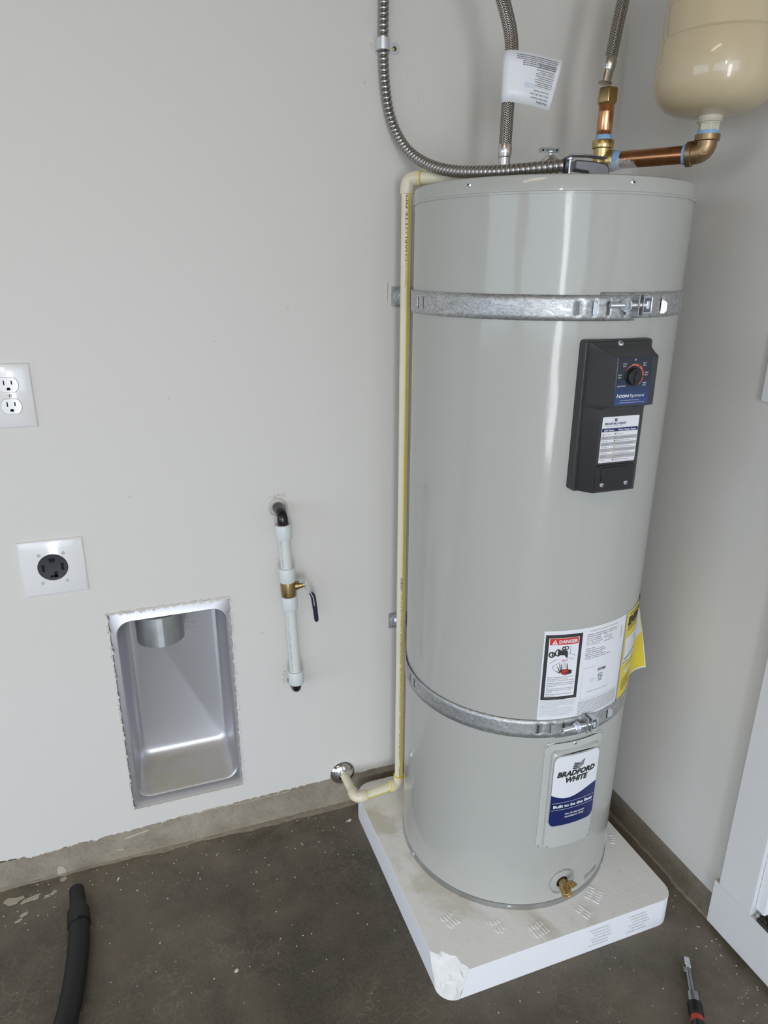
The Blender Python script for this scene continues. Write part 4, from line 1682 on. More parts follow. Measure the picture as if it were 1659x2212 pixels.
def elbow(c, da, db, r_pipe, r_sock, leg, name='elbow', parent=dp, mat='elbow'):
    """moulded 90-degree elbow: two sockets and a swept bend"""
    c, da, db = Vector(c), Vector(da).normalized(), Vector(db).normalized()
    bend = r_sock * 1.15
    pts, rr2 = [c + da * leg, c + da * (leg - .0008), c + da * (bend + .001)], [r_sock * .97, r_sock, r_sock]
    for i in range(9):
        t = i / 8
        a, b = c + da * bend, c + db * bend
        q = a.lerp(c, t).lerp(c.lerp(b, t), t)
        pts.append(q)
        rr2.append(r_sock * (1 - .06 * math.sin(PI * t)))
    pts += [c + db * (bend + .001), c + db * (leg - .0008), c + db * leg]
    rr2 += [r_sock, r_sock, r_sock * .97]
    mb = MB().tube(pts, rr2, 28)
    return mb.build(name, mat, parent)


E1 = Vector((PX, PY, 1.5015))
dvec = Vector((PRX - PX, PRY - PY, .004)).normalized()
E2 = Vector((PX + .0015, PY - .002, .1030))
E3 = Vector((-.6470, -.1020, .1040))
mb = MB().tube([E2 + Vector((0, 0, .015)), E1 - Vector((0, 0, .015))], PR, 32)
vp = mb.build('riser_pipe', 'cpvc', dp)
elbow(E1, (0, 0, -1), dvec, PR, .0134, .0265)
mb = MB().tube([E1 + dvec * .02, Vector((PRX, PRY, E1.z + .003)) - dvec * .015], PR, 24)
mb.build('top_pipe', 'cpvc', dp)
mb = MB().lathe([(.0128, 0), (.0134, .001), (.0134, .0015), (.0112, .002)], E1 + dvec * .0265, dvec, 24)
mb.build('cement_ring', 'stripe', dp)
d23 = (E3 - E2).normalized()
elbow(E2, (0, 0, 1), d23, PR, .0138, .0265)
elbow(E3, -d23, (0, 1, 0), PR, .0138, .0265)
mb = MB().tube([E2 + d23 * .02, E3 - d23 * .02], PR, 28)
mb.build('short_pipe', 'cpvc', dp)
mb = MB().tube([E3 + Vector((0, .02, 0)), Vector((E3.x - .004, .012, E3.z))], PR * .98, 28)
mb.build('wall_stub', 'cpvc', dp)
for c, dr in ((E2, Vector((0, 0, 1))), (E2, d23), (E3, -d23)):
    mb = MB().lathe([(.0110, 0), (.0139, 0), (.0141, .0006), (.0132, .0013), (.0110, .0016)], c + dr * .0262, dr, 24)
    mb.build('cement_ring', 'stripe', dp)


def pcx(z):
    t = (z - E2.z) / (E1.z - E2.z)
    return E2.x + (E1.x - E2.x) * t, E2.y + (E1.y - E2.y) * t


def pipefn(th, r, z0):
    def fn(x, y):
        """x runs up the pipe, y towards the left round it"""
        a = rad(th) - y / PR
        px_, py_ = pcx(z0 + x)
        return (px_ + r * math.cos(a), py_ + r * math.sin(a), z0 + x)
    return fn


# stripe and printing that follow the pipe's curve
mb = MB()
v_, f_ = [], []
for i in range(7):
    a = rad(-103.5 + 21.5 * i / 6)
    for z in (E2.z + .0262, E1.z - .0262):
        v_.append((pcx(z)[0] + (PR + .00025) * math.cos(a), pcx(z)[1] + (PR + .00025) * math.sin(a), z))
f_ = [(2 * i, 2 * i + 2, 2 * i + 3, 2 * i + 1) for i in range(6)]
mb.add(v_, f_, 0, True)
mb.build('stripe', 'stripe', dp)
mb = MB()
fnp = pipefn(-106, PR + .0004, 0)
text(mb, 'CHARLOTTE PIPE', 1.3540, -.0006, .0042, fnp, 0, width=.122)
mb.build('lettering', 'ink', dp)
mb = MB()
text(mb, 'FlowGuard Gold  3/4 IN.', 1.3080, .0000, .0030, fnp, 1, width=.044)
for (body, za, zb, hh) in (('FlowGuard Gold', .1330, .1600, .0030), ('U.S. PAT. NO. 5,591,497', .1850, .2620, .0030), ('CSA B137.6', .2730, .3120, .0030), ('ICC-ES PMG-1264 25/50 RATED', .3240, .4480, .0030),
                           ('MADE IN USA 3107 11/09/24 23:08 EXT #21', .4580, .6400, .0030)):
    text(mb, body, za, -.0006, hh, fnp, 1, width=zb - za)
rr = random.Random(4)
zz = .6480
while zz < .6800:
    w_ = rr.choice((.0009, .0016, .0026))
    patch(mb, (zz, -.0012, zz + w_, .0034), fnp, 1)
    zz += w_ + rr.choice((.0010, .0016))
mb.build('printing', ['ink', 'ink_grey'], dp)['kind'] = 'stuff'
mb = MB()
v_ = []
for i in range(5):
    t = i / 4
    a = rad(-45 + 35 * t)
    up = Vector((0, 0, 1))
    side = d23.cross(up).normalized()
    SGN = 1 if side.y < 0 else -1
    for s in (.0275, (E3 - E2).length - .0275):
        v_.append(E2 + d23 * s + (side * math.cos(a) * SGN + up * math.sin(a)) * (PR + .0003))
mb.add(v_, [(2 * i, 2 * i + 2, 2 * i + 3, 2 * i + 1) for i in range(4)], 0, True)
mb.build('stripe', 'stripe', dp)

esc = None
mb = MB().lathe([(.0330, 0), (.0335, .001), (.0320, .004), (.0270, .0085), (.0200, .0120), (.0140, .0138), (.0122, .0142), (.0118, .0120)], (E3.x - .004, .0, E3.z - .002), (0, -1, 0), 40, caps=False)
mb.lathe([(.0330, 0.0002), (.0118, .0002)], (E3.x - .004, .0, E3.z - .002), (0, -1, 0), 40, caps=False)
esc = mb.build('escutcheon', 'chrome')
tag(esc, 'round chrome escutcheon where the cream pipe enters the wall', 'escutcheon')

# ------------------------------------------------------------------ braided hoses


def hose(name, label, pts, r, r_top, collar, n_=24):
    root = empty(name, pts[0])
    tag(root, label, 'hose', 'braided hoses above the heater')
    pth = resample(spline(pts, 20), .006)
    rsx = [r + (r_top - r) * i / (len(pth) - 1) for i in range(len(pth))]
    mb = MB().tube(pth, rsx, n_)
    mb.build('braided_sleeve', 'braid', root)
    b = pth[0]
    dr = (pth[1] - pth[0]).normalized()
    prof = [(r * 1.02, .010), (r * 1.10, .006), (r * 1.14, 0), (r * 1.12, -.004), (r * 1.0, -.008), (r * .99, -.010), (r * .95, -.0105), (r * .95, -.028), (r * 1.16, -.0285), (r * 1.16, -collar)]
    mb = MB().lathe(prof, b, dr, 28)
    mb.build('ferrule', 'ferrule', root)
    return root, pth


LH, lp = hose('braided_hose', 'left braided steel hose with a white paper tag',
              [(-.4248, -.268, 1.530), (-.4240, -.268, 1.60), (-.4222, -.268, 1.660), (-.4250, -.266, 1.700), (-.4400, -.260, 1.748), (-.455, -.245, 1.80), (-.465, -.215, 1.86), (-.465, -.16, 1.93), (-.465, -.09, 1.97), (-.465, -.013, 1.98)], .0106, .0116, .054)
RH, rp = hose('braided_hose', 'right braided steel hose rising from the brass tee',
              [(-.2325, -.268, 1.674), (-.2280, -.268, 1.70), (-.2235, -.268, 1.732), (-.2160, -.268, 1.775), (-.204, -.262, 1.82), (-.19, -.24, 1.87), (-.18, -.18, 1.93), (-.18, -.10, 1.98), (-.18, -.008, 1.99)], .0104, .0112, .029)

# paper tag wrapped round the left hose, its free end standing out to the right
mb = MB()
rt = .0122
hx, hy = -.4236, -.268
zt0, zt1 = 1.6010, 1.6745
camdir = -112


def tagfn(off=0.0):
    def fn(x, y):
        """x from the left silhouette of the hose round its front to the free end; y 0..1 bottom to top"""
        z = zt0 + (zt1 - zt0) * y
        lean = -.006 * (y - .5) * 0
        th0 = rad(-215)
        arc = rad(115) * rt
        if x < arc:
            a = th0 + x / rt
            p = Vector((hx + (rt + off) * math.cos(a), hy + (rt + off) * math.sin(a), z))
            return p
        a = th0 + arc / rt
        d = x - arc
        p = Vector((hx + (rt + off) * math.cos(a), hy + (rt + off) * math.sin(a), z))
        T_ = Vector((-math.sin(a), math.cos(a), 0))
        N_2 = Vector((math.cos(a), math.sin(a), 0))
        drop = -.13 * d
        bulge = .0035 * math.sin(d / .085 * PI * 1.4)
        return p + T_ * d * (1 + .22 * (y - .5)) + N_2 * (bulge + off * 0) + Vector((0, 0, drop)) + N_2 * off * 0
    return fn


t0_ = tagfn(0)
TW = .1030
nx_, nz_ = 36, 4
v_, f_ = [], []
for i in range(nx_ + 1):
    for j in range(nz_ + 1):
        v_.append(t0_(TW * i / nx_, j / nz_))
for i in range(nx_):
    for j in range(nz_):
        a_ = i * (nz_ + 1) + j
        f_.append((a_, a_ + nz_ + 1, a_ + nz_ + 2, a_ + 1))
mb.add(v_, f_, 0, True)
tg = mb.build('paper_tag', 'white', LH, solid=.0003)
mb = MB()


def tp_(x, y):
    p = Vector(tagfn(0)(x, y))
    q1, q2 = Vector(tagfn(0)(x + .0005, y)), Vector(tagfn(0)(x, y + .01))
    nrm = (q1 - p).cross(q2 - p).normalized()
    return p + nrm * .0005


HT = zt1 - zt0
up_ = lambda x, y: tp_(x, y / HT)          # y in metres
for k in range(6):
    x0_ = .040 if k > 2 else .030
    dashes(mb, x0_, HT - .0055 - k * .0026, TW - .007, .0015, up_, 0, 60 + k)
for k, (s, h_) in enumerate((('SharkBite', .0036), ('Water Heater Connector', .0030), ('3/4 in. x 3/4 in. FIP x 18 in.', .0030), ('Connector flexible', .0022))):
    wd = (.022, .034, .036, .030)[k]
    text(mb, s, TW - .010, .0045 + k * .0055 + h_, h_, up_, 0, rot=PI, width=wd, align='l', bold=.015)
for g in range(4):
    for k in range(3):
        dashes(mb, TW - .040 + (k % 2) * .004, .0290 + g * .0085 + k * .0025, TW - .008, .0012, up_, 0, 80 + g * 3 + k)
    patch(mb, (TW - .040, .0270 + g * .0085, TW - .009, .0272 + g * .0085), up_, 0, 4)
for k in range(3):
    dashes(mb, .046, .0250 + k * .0024, .062, .0012, up_, 1, 90 + k)
mb.build('print', ['ink_grey', 'lightblue'], tg)['kind'] = 'stuff'

# ------------------------------------------------------------------ tee, nipples, pipe and elbow to the expansion tank
TX, TY = -.2295, -.268
tp = empty('expansion_piping', (TX, TY, ZLID))
tag(tp, 'brass tee and copper pipe leading from the heater top to the cream tank', 'piping')
EB = Vector((-.1340, -.4145, 1.5235))
tdir = Vector((EB.x - TX, EB.y - TY, 0)).normalized()
TC = Vector((TX, TY, 1.5235))
mb = MB().lathe([(.0150, -.0495), (.0150, .014), (.0155, .020), (.0182, .0215), (.0186, .0235), (.0186, .0325), (.0178, .0340), (.0125, .0342)], TC, (0, 0, 1), 32)
mb.lathe([(.0150, 0), (.0150, .010), (.0160, .012), (.0178, .0135), (.0178, .0225), (.0170, .0240), (.0120, .0242)], TC, tdir, 32)
mb.build('tee', 'brass', tp)
mb = MB().lathe([(.0140, .0330), (.0142, .0335), (.0138, .0410), (.0128, .0425)], TC, (0, 0, 1), 28)
mb.build('thread_tape', 'tape', tp)
prof = []
for k in range(5):
    prof += [(.0131, .0415 + k * .0014), (.0126, .0422 + k * .0014)]
prof += [(.0134, .0500), (.0134, .0780)]
for k in range(9):
    prof += [(.0134, .0785 + k * .0014), (.0129, .0792 + k * .0014)]
mb = MB().lathe(prof + [(.0125, .0930)], TC, (0, 0, 1), 28)
mb.build('copper_nipple', 'copper_light', tp)
mb = MB().lathe([(.0150, .0895), (.0172, .0915), (.0176, .0935), (.0176, .1120), (.0160, .1150), (.0120, .1152)], TC, (0, 0, 1), 6, smooth=False)
mb.build('hex_nut', 'brass_dark', tp, bevel=.0012)
L = (EB - TC).length
mb = MB().lathe([(.0158, .0235), (.0160, .0240), (.0150, .0350), (.0138, .0360)], TC, tdir, 28)
mb.build('thread_tape', 'tape', tp)
mb = MB().lathe([(.0138, .034), (.0140, .036), (.0140, L - .036), (.0136, L - .033)], TC, tdir, 32)
mb.build('copper_pipe', 'copper', tp)
mb = MB().lathe([(.0140, -.0345), (.0155, -.0340), (.0157, -.0255), (.0150, -.0245)], EB, tdir, 28)
mb.build('thread_tape', 'tape', tp)
# cast elbow
pts, rr2 = [], []
for s, r in ((.0285, .0170), (.0280, .0195), (.0200, .0195), (.0190, .0165)):
    pts.append(EB - tdir * s)
    rr2.append(r)
for i in range(1, 10):
    t = i / 10
    a, b = EB - tdir * .018, EB + Vector((0, 0, .016))
    pts.append(a.lerp(EB, t).lerp(EB.lerp(b, t), t))
    rr2.append(.0163)
for s, r in ((.0170, .0165), (.0180, .0195), (.0265, .0195), (.0270, .0170)):
    pts.append(EB + Vector((0, 0, s)))
    rr2.append(r)
mb = MB().tube(pts, rr2, 30)
eb = mb.build('cast_elbow', 'bronze', tp)
mb = MB().lathe([(.0165, .0265), (.0168, .0275), (.0160, .0320), (.0150, .0325)], EB, (0, 0, 1), 28)
mb.build('thread_tape', 'tape', tp)
# raised square casting mark on the elbow
mark_n = Vector((-.62, -.78, -.05)).normalized()
mark_c = EB - tdir * .004 + Vector((0, 0, .002)) + mark_n * .0158
mb = MB()
ex_ = Vector((.78, -.62, 0)).normalized()
ey_ = Vector((0, 0, 1))
for a_, b_, c_, d2 in ((-.005, -.005, .005, -.0042), (-.005, .0042, .005, .005), (-.005, -.005, -.0042, .005), (.0042, -.005, .005, .005)):
    mb.prism([(a_, b_), (c_, b_), (c_, d2), (a_, d2)], .0012, mark_c, ex_, ey_)
mb.build('casting_mark', 'bronze', tp)

# expansion tank
ET = (EB.x + .0005, EB.y + .0005, 1.5765)
tank = empty('expansion_tank', ET)
tag(tank, 'cream painted expansion tank hanging above the heater at upper right', 'tank')
RT = .0925
prof = [(.0, 0), (.0300, .0006), (.0560, .0045), (.0720, .0115), (.0835, .0215), (.0900, .0340), (RT, .0480), (RT + .0005, .0640), (RT - .0003, .1020), (RT - .0015, .1045), (RT - .0045, .1070), (RT - .0050, .1090),
        (RT - .0050, .1480), (RT - .0056, .1500), (RT - .0072, .1515), (RT - .0074, .1540), (RT - .0074, .235), (RT - .0104, .252), (RT - .0230, .270), (.040, .282), (.012, .285), (.0, .2852)]
mb = MB().lathe(prof, ET, (0, 0, 1), 96, caps=False)
mb.build('tank_shell', 'tank', tank)
mb = MB().lathe([(.0190, .0050), (.0195, -.0010), (.0185, -.0050), (.0192, -.0060), (.0192, -.0080), (.0168, -.0090), (.0160, -.0110)], ET, (0, 0, 1), 28)
mb.build('neck', 'tank_neck', tank)
mb = MB().lathe([(.0150, -.0100), (.0166, -.0110), (.0166, -.0225), (.0155, -.0235)], ET, (0, 0, 1), 6, smooth=False)
mb.build('neck_nut', 'tank_neck', tank, bevel=.001)

# crumpled clear bag left on the lid
rr = random.Random(21)
bag = empty('plastic_bag', (-.262, -.385, ZLID))
tag(bag, 'crumpled clear plastic bag lying on the heater top beside the tee', 'bag')
mb = MB()
nu, nv = 22, 9
v_, f_ = [], []
for j in range(nv + 1):
    for i in range(nu):
        a = 2 * PI * i / nu
        q = j / nv * PI / 2
        r = math.cos(q) * (1 + rr.uniform(-.16, .16))
        h = math.sin(q) * (1 + rr.uniform(-.15, .15))
        v_.append((-.272 + .034 * r * math.cos(a) - .004 * math.sin(a), -.385 + .026 * r * math.sin(a), ZLID + .0015 + max(0, .034 * h)))
for j in range(nv):
    for i in range(nu):
        k = (i + 1) % nu
        f_.append((j * nu + i, j * nu + k, (j + 1) * nu + k, (j + 1) * nu + i))
mb.add(v_, f_, 0, False)
mb.build('film', 'film', bag)
mb = MB().lathe([(.0075, .001), (.0080, .003), (.0075, .007), (0, .007)], (-.280, -.392, ZLID + .0005), (0, 0, 1), 14)
o = mb.build('red_cap', 'tool_red', bag)

# ------------------------------------------------------------------ dryer vent box in the wall
vb = empty('dryer_vent_box', ((HX0 + HX1) / 2, 0.06, HZ0))
tag(vb, 'recessed stamped steel dryer vent box set low in the back wall', 'vent box')


def rr_ring(x0, x1, z0, z1, r, y, n_=6):
    return [(px_, y, pz_) for px_, pz_ in rrect(x1 - x0, z1 - z0, r, (x0 + x1) / 2, (z0 + z1) / 2, n_)]


rings = [rr_ring(HX0 + .0005, HX1 - .0005, HZ0 + .0005, HZ1 - .0005, .003, .0125), rr_ring(HX0 + .0005, HX1 - .0005, HZ0 + .0005, HZ1 - .0005, .003, .0110),
         rr_ring(-1.1500, -.9125, .1570, .6240, .032, .0095), rr_ring(-1.1475, -.9140, .1590, .6225, .031, .0090), rr_ring(-1.1455, -.9160, .1610, .6205, .030, .0105),
         rr_ring(-1.1440, -.9175, .1630, .6190, .029, .0150), rr_ring(-1.1390, -.9220, .1930, .6170, .026, .0900), rr_ring(-1.1360, -.9240, .1990, .6150, .025, .1030), rr_ring(-1.1290, -.9290, .2080, .6100, .020, .1105),
         rr_ring(-1.1220, -.9350, .2150, .6050, .016, .1120)]
mb = MB()
k = len(rings[0])
v_ = [p for rg in rings for p in rg]
f_ = []
for i in range(len(rings) - 1):
    for j in range(k):
        q = (j + 1) % k
        f_.append((i * k + j, i * k + q, (i + 1) * k + q, (i + 1) * k + j))
f_.append([(len(rings) - 1) * k + j for j in range(k)])
mb.add(v_, f_, 0, True)
pan = mb.build('pan', 'pan', vb)
mb = MB().lathe([(.0520, .0), (.0520, .070), (.0512, .070), (.0512, 0)], (-1.0570, .0590, .5480), (0, 0, 1), 48, caps=False)
dct = mb.build('duct_collar', 'galv_ring', vb)
mb = MB().box((-1.0640, .0058, .5482), (-1.0520, .0075, .6170))
mb.build('seam', 'zinc', dct)
mb = MB()
fv = lambda x, y: (x, .1112, y)
text(mb, 'dryerbox.com', -1.0060, .5510, .0058, fv, 0, width=.045)
text(mb, '888-443-7937', -1.0060, .5400, .0058, fv, 0, width=.042)
text(mb, '6,419,102', -1.0040, .5220, .0058, fv, 0, width=.035)
text(mb, 'U.S. PATENT', -1.1020, .5150, .0058, fv, 0, width=.048)
mb.build('embossed_lettering', 'zinc', vb)['kind'] = 'stuff'

# ------------------------------------------------------------------ white tubing with ball valve
ax0, ax1 = Vector((-.7885, -.050, .8440)), Vector((-.7722, -.050, .4190))
ad = (ax1 - ax0).normalized()


def ap(z):
    t = (z - ax0.z) / (ax1.z - ax0.z)
    return ax0.lerp(ax1, t)


wp = empty('shutoff_pipe', (-.780, -.05, .42))
tag(wp, 'short white water pipe with brass ball valve between two black elbows', 'pipe')
elbow(ax0 + Vector((0, 0, .004)), (0, 1, 0), ad, .011, .0118, .046, 'black_elbow', wp, 'pexblack')
elbow(ax1 - Vector((0, 0, .006)), -ad, (0, 1, 0), .011, .0116, .046, 'black_elbow', wp, 'pexblack')
for za, zb in ((.8240, .7060), (.6400, .4400)):
    mb = MB().tube([ap(za), ap(zb)], .0128, 28)
    mb.build('tubing', 'pex', wp)
for zc in (.8090, .7080, .6400, .4480):
    c = ap(zc)
    mb = MB().lathe([(.0130, -.0165), (.0172, -.0165), (.0180, -.0150), (.0180, .0150), (.0172, .0165), (.0130, .0165)], c, ad, 32)
    mb.build('expansion_ring', 'pexring', wp)
c = ap(.6740)
mb = MB().lathe([(.0160, -.0215), (.0166, -.0200), (.0166, -.0150), (.0172, -.0120), (.0172, .0110), (.0158, .0170), (.0150, .0200), (.0120, .0210)], c, ad, 30)
bv = mb.build('ball_valve', 'brass_dark', wp)
mb = MB().lathe([(.0100, .012), (.0100, .022), (.0080, .023), (.0080, .029), (.0065, .030), (.0065, .036), (0, .036)], c + Vector((0, 0, .004)), (1, -.1, .05), 16)
mb.build('valve_neck', 'brass_dark', bv)
mb = MB()
fcv = lambda x, y: tuple(c + Vector((math.sin(x / .0172 - .35) * .0176, -math.cos(x / .0172 - .35) * .0176, y)))
text(mb, '3/4', 0.002, .004, .0058, fcv, 0, align='c', bold=.02)
text(mb, 'CWP', 0.004, -.0060, .0050, fcv, 0, align='c', bold=.02)
text(mb, '600', 0.004, -.0130, .0050, fcv, 0, align='c', bold=.02)
mb.build('cast_lettering', 'brass', bv)
# lever: steel blade bent down, with dark sleeve
hb = c + Vector((.0350, -.0030, .0060))
mb = MB().lathe([(.0068, 0), (.0068, .0055), (.0055, .0060), (0, .0060)], hb + Vector((-.001, 0, 0)), (1, -.1, .05), 6, smooth=False)
mb.build('lever_nut', 'zinc', bv)
lp_ = [hb + Vector((-.0120, -.0015, .0085)), hb + Vector((-.004, -.001, .0070)), hb + Vector((.0000, -.001, .0010)), hb + Vector((.0030, -.001, -.0120)), hb + Vector((.0130, -.002, -.0210)), hb + Vector((.0180, -.003, -.0330)), hb + Vector((.0200, -.004, -.0520))]
mb = MB()
for a, b in zip(lp_, lp_[1:]):
    t = (b - a).normalized()
    nrm = t.cross(Vector((0, 1, 0))).normalized()
    mb.obox((a + b) / 2, (t, nrm, Vector((0, 1, 0))), ((b - a).length / 2 + .0006, .0011, .0062))
lev = mb.build('lever', 'zinc', bv, bevel=.0006)
sl = [hb + Vector((.0140, -.002, -.0225)), hb + Vector((.0180, -.003, -.0290)), hb + Vector((.0200, -.003, -.0400)), hb + Vector((.0225, -.004, -.0650)), hb + Vector((.0245, -.004, -.0880)), hb + Vector((.0250, -.004, -.0935)), hb + Vector((.0251, -.004, -.0950))]
mb = MB().tube(sl, [.0046, .0056, .0056, .0054, .0052, .0042, .0020], 16)
o = mb.build('lever_sleeve', 'lever_sleeve', wp)
o['label'] = 'dark navy plastic lever sleeve'
mb = MB()


def wfn(za, side):
    cc = ap(za)
    def fn(x, y):
        a = rad(side) - y / .0128
        p = cc + ad * (-x)
        return (p.x + .0131 * math.cos(a), p.y + .0131 * math.sin(a), p.z)
    return fn


f_a, f_b = wfn(.7270, -128), wfn(.4680, -122)
text(mb, 'UL 2000 1.9 UPC LISTED', 0, 0, .0042, f_a, 0, width=.064)
text(mb, '1/2 EV-4120-90 77807 GOTO L UX 0 UI L', 0, 0, .0042, f_b, 0, width=.150)
mb.build('printing', 'ink_soft', wp)['kind'] = 'stuff'

# ------------------------------------------------------------------ outlets
ol = empty('duplex_outlet', (-1.2710, 0, 1.1170))
tag(ol, 'white duplex outlet at the left edge of the frame', 'outlet')


def wallplate(name, x0, x1, z0, z1, parent, th=.0062, bev=.0060):
    cx_, cz_ = (x0 + x1) / 2, (z0 + z1) / 2
    w_, h_ = x1 - x0, z1 - z0
    v_ = []
    for (ww, hh, y) in ((w_, h_, 0), (w_ - .0008, h_ - .0008, -.0022), (w_ - .0030, h_ - .0030, -.0040), (w_ - 2 * bev, h_ - 2 * bev, -th)):
        v_ += [(cx_ - ww / 2, y, cz_ - hh / 2), (cx_ + ww / 2, y, cz_ - hh / 2), (cx_ + ww / 2, y, cz_ + hh / 2), (cx_ - ww / 2, y, cz_ + hh / 2)]
    f_ = []
    for k in range(3):
        for i in range(4):
            j = (i + 1) % 4
            f_.append((k * 4 + i, k * 4 + j, k * 4 + 4 + j, k * 4 + 4 + i))
    f_.append((12, 13, 14, 15))
    return MB().add(v_, f_).build(name, 'outlet', parent, bevel=.0006)


wallplate('wall_plate', -1.3100, -1.2320, 1.0575, 1.1757, ol)


def face_outline(cx_, cz_):
    out = []
    r, hh = .0172, .0138
    a_ = math.asin(hh / r)
    for i in range(13):
        a = -a_ + 2 * a_ * i / 12
        out.append((cx_ + r * math.cos(a), cz_ + r * math.sin(a)))
    for i in range(13):
        a = PI - a_ + 2 * a_ * i / 12
        out.append((cx_ + r * math.cos(a), cz_ + r * math.sin(a)))
    return out


for cz_ in (1.1378, 1.0986):
    mb = MB().prism(face_outline(-1.2710, cz_), .0015, (0, -.0060, 0), (1, 0, 0), (0, 0, 1))
    rc = mb.build('receptacle', 'outlet', ol, bevel=.0005)
    mb = MB()
    for dx_, hh in ((-.0063, .0042), (.0063, .0035)):
        mb.box((-1.2710 + dx_ - .0010, -.0078, cz_ + .0040 - hh), (-1.2710 + dx_ + .0010, -.0070, cz_ + .0040 + hh))
    mb.prism([(-1.2710 - .0030, cz_ - .0096), (-1.2710 + .0030, cz_ - .0096), (-1.2710 + .0030, cz_ - .0062), (-1.2710 + .0015, cz_ - .0046), (-1.2710 - .0015, cz_ - .0046), (-1.2710 - .0030, cz_ - .0062)], .0008, (0, -.0070, 0), (1, 0, 0), (0, 0, 1))
    mb.build('slots', 'black_matte', rc)
    mb = MB()
    oo = face_outline(-1.2710, cz_)
    oi = [(-1.2710 + (a - -1.2710) * 1.035, cz_ + (b - cz_) * 1.035) for a, b in oo]
    kk = len(oo)
    mb.add([(a, -.0063, b) for a, b in oo] + [(a, -.0063, b) for a, b in oi], [(i, (i + 1) % kk, kk + (i + 1) % kk, kk + i) for i in range(kk)])
    mb.build('gap', 'ink_soft', rc)
screw('screw', (-1.2710, -.0062, 1.1182), (0, -1, 0), ol, .0036, 'screw_white', False, ang=0)

ow = empty('dryer_outlet', (-1.2465, 0, .7727))
tag(ow, 'square white wall plate with a round black four-slot dryer receptacle', 'outlet')
wallplate('wall_plate', -1.3056, -1.1860, .7130, .8312, ow)
mb = MB().lathe([(.0280, .0055), (.0280, .0066), (.0268, .0074), (.0255, .0070), (.0, .0070)], (-1.2465, 0, .7735), (0, -1, 0), 44)
rcp = mb.build('receptacle', 'receptacle', ow)
mb = MB()
RX, RZ, YR = -1.2465, .7735, -.0071


def slot(x0, x1, z0, z1):
    mb.box((RX + x0, YR - .0006, RZ + z0), (RX + x1, YR + .001, RZ + z1))


slot(-.0200, -.0150, -.0075, .0075)
slot(.0150, .0200, -.0075, .0075)
slot(-.0070, .0070, -.0215, -.0165)
slot(.0010, .0070, -.0215, -.0095)
mb.prism([(RX - .0055, RZ + .0195), (RX - .0055, RZ + .0135), (RX - .003, RZ + .0110), (RX + .003, RZ + .0110), (RX + .0055, RZ + .0135), (RX + .0055, RZ + .0195)], .0006, (0, YR, 0), (1, 0, 0), (0, 0, 1))
mb.build('slots', 'black_matte', rcp)
for x, z in ((-1.2692, .8016), (-1.2247, .8015), (-1.2694, .7424), (-1.2248, .7424)):
    screw('screw', (x, -.0062, z), (0, -1, 0), ow, .0036, 'screw_white', False, ang=.1)

sw = empty('switch_plate', (0, -.530, 1.18))
tag(sw, 'white wall plate cut by the right edge of the frame', 'switch plate')
mb = MB().box((-.0075, -.568, 1.1210), (0, -.4965, 1.2380))
mb.build('wall_plate', 'outlet', sw, bevel=.002)
mb = MB().box((-.0105, -.541, 1.156), (-.0070, -.523, 1.204))
mb.build('rocker', 'outlet', sw, bevel=.001)

# ------------------------------------------------------------------ things on the floor
vh = empty('vacuum_hose', (-1.29, -.22, 0))
tag(vh, 'black vacuum hose lying on the floor with its end towards the wall', 'hose')
nz_dir = Vector((.010, -.078, 0)).normalized()
h0 = Vector((-1.2975, -.0700, .0162))
mb = MB().tube([h0, h0 + Vector((.003, -.022, .001)), h0 + Vector((.006, -.058, .003))], [.0158, .0160, .0172], 28, caps=False)
mb.tube([h0 + Vector((.006, -.058, .003)), h0 + Vector((.003, -.022, .001)), h0 + Vector((0, -.0005, 0))], [.0148, .0138, .0136], 28, caps=False)
mb.lathe([(.0138, 0), (.0158, 0)], h0, (-.1, 1, 0), 28, caps=False)
mb.lathe([(.0001, 0), (.0150, 0)], h0 + Vector((.004, -.03, .0015)), (-.1, 1, 0), 28, caps=False)
mb.build('nozzle', 'hose', vh)
c0 = h0 + Vector((.0058, -.052, .0045))
c1 = Vector((-1.2868, -.1750, .0232))
mb = MB().tube([c0, c0.lerp(c1, .22), c0.lerp(c1, .32), c0.lerp(c1, .96), c1, c1 + Vector((0, .0008, 0))], [.0170, .0205, .0226, .0232, .0230, .0205], 32)
mb.build('cuff', 'hose', vh)
hp = [c1 + Vector((-.0004, .02, -.001)), (-1.2862, -.2050, .0215), (-1.2868, -.2520, .0213), (-1.2908, -.3120, .0213), (-1.3000, -.3780, .0213), (-1.3180, -.4500, .0213), (-1.3450, -.5200, .0213), (-1.38, -.60, .0213), (-1.44, -.70, .0213), (-1.55, -.80, .0213), (-1.7, -.86, .0213)]
pth = resample(spline(hp, 16), .0016)
mb = MB().tube(pth, [.0207 + (.0004 if i % 3 else 0) for i in range(len(pth))], 30)
mb.build('hose_body', 'hose', vh)

tl = empty('ratchet', (-.16, -.725, 0))
tag(tl, 'small steel hand tool with knurled grip and red band on the floor', 'tool')
ta, tb = Vector((-.1190, -.6660, .0105)), Vector((-.1730, -.7440, .0150))
td = (tb - ta).normalized()
ts = Vector((-td.y, td.x, 0))
tu = Vector((0, 0, 1))
mb = MB().obox(ta + td * .006 + tu * .004, (td, ts, tu), (.0090, .0052, .0018))
mb.obox(ta + td * .016 + tu * .0005 + ts * .001, (td, ts, tu), (.0060, .0042, .0060))
mb.build('head', 'zinc', tl, bevel=.0015)
mb = MB().tube([ta + td * .014, ta + td * .022, ta + td * .040, ta + td * .074, ta + td * .080], [.0050, .0062, .0058, .0070, .0085], 18)
mb.build('shaft', 'tool', tl)
mb = MB().obox(ta + td * .026 - ts * .007, (td, ts, tu), (.0050, .0030, .0030))
mb.build('lug', 'tool', tl, bevel=.001)
gA = ta + td * .078 + tu * .0035
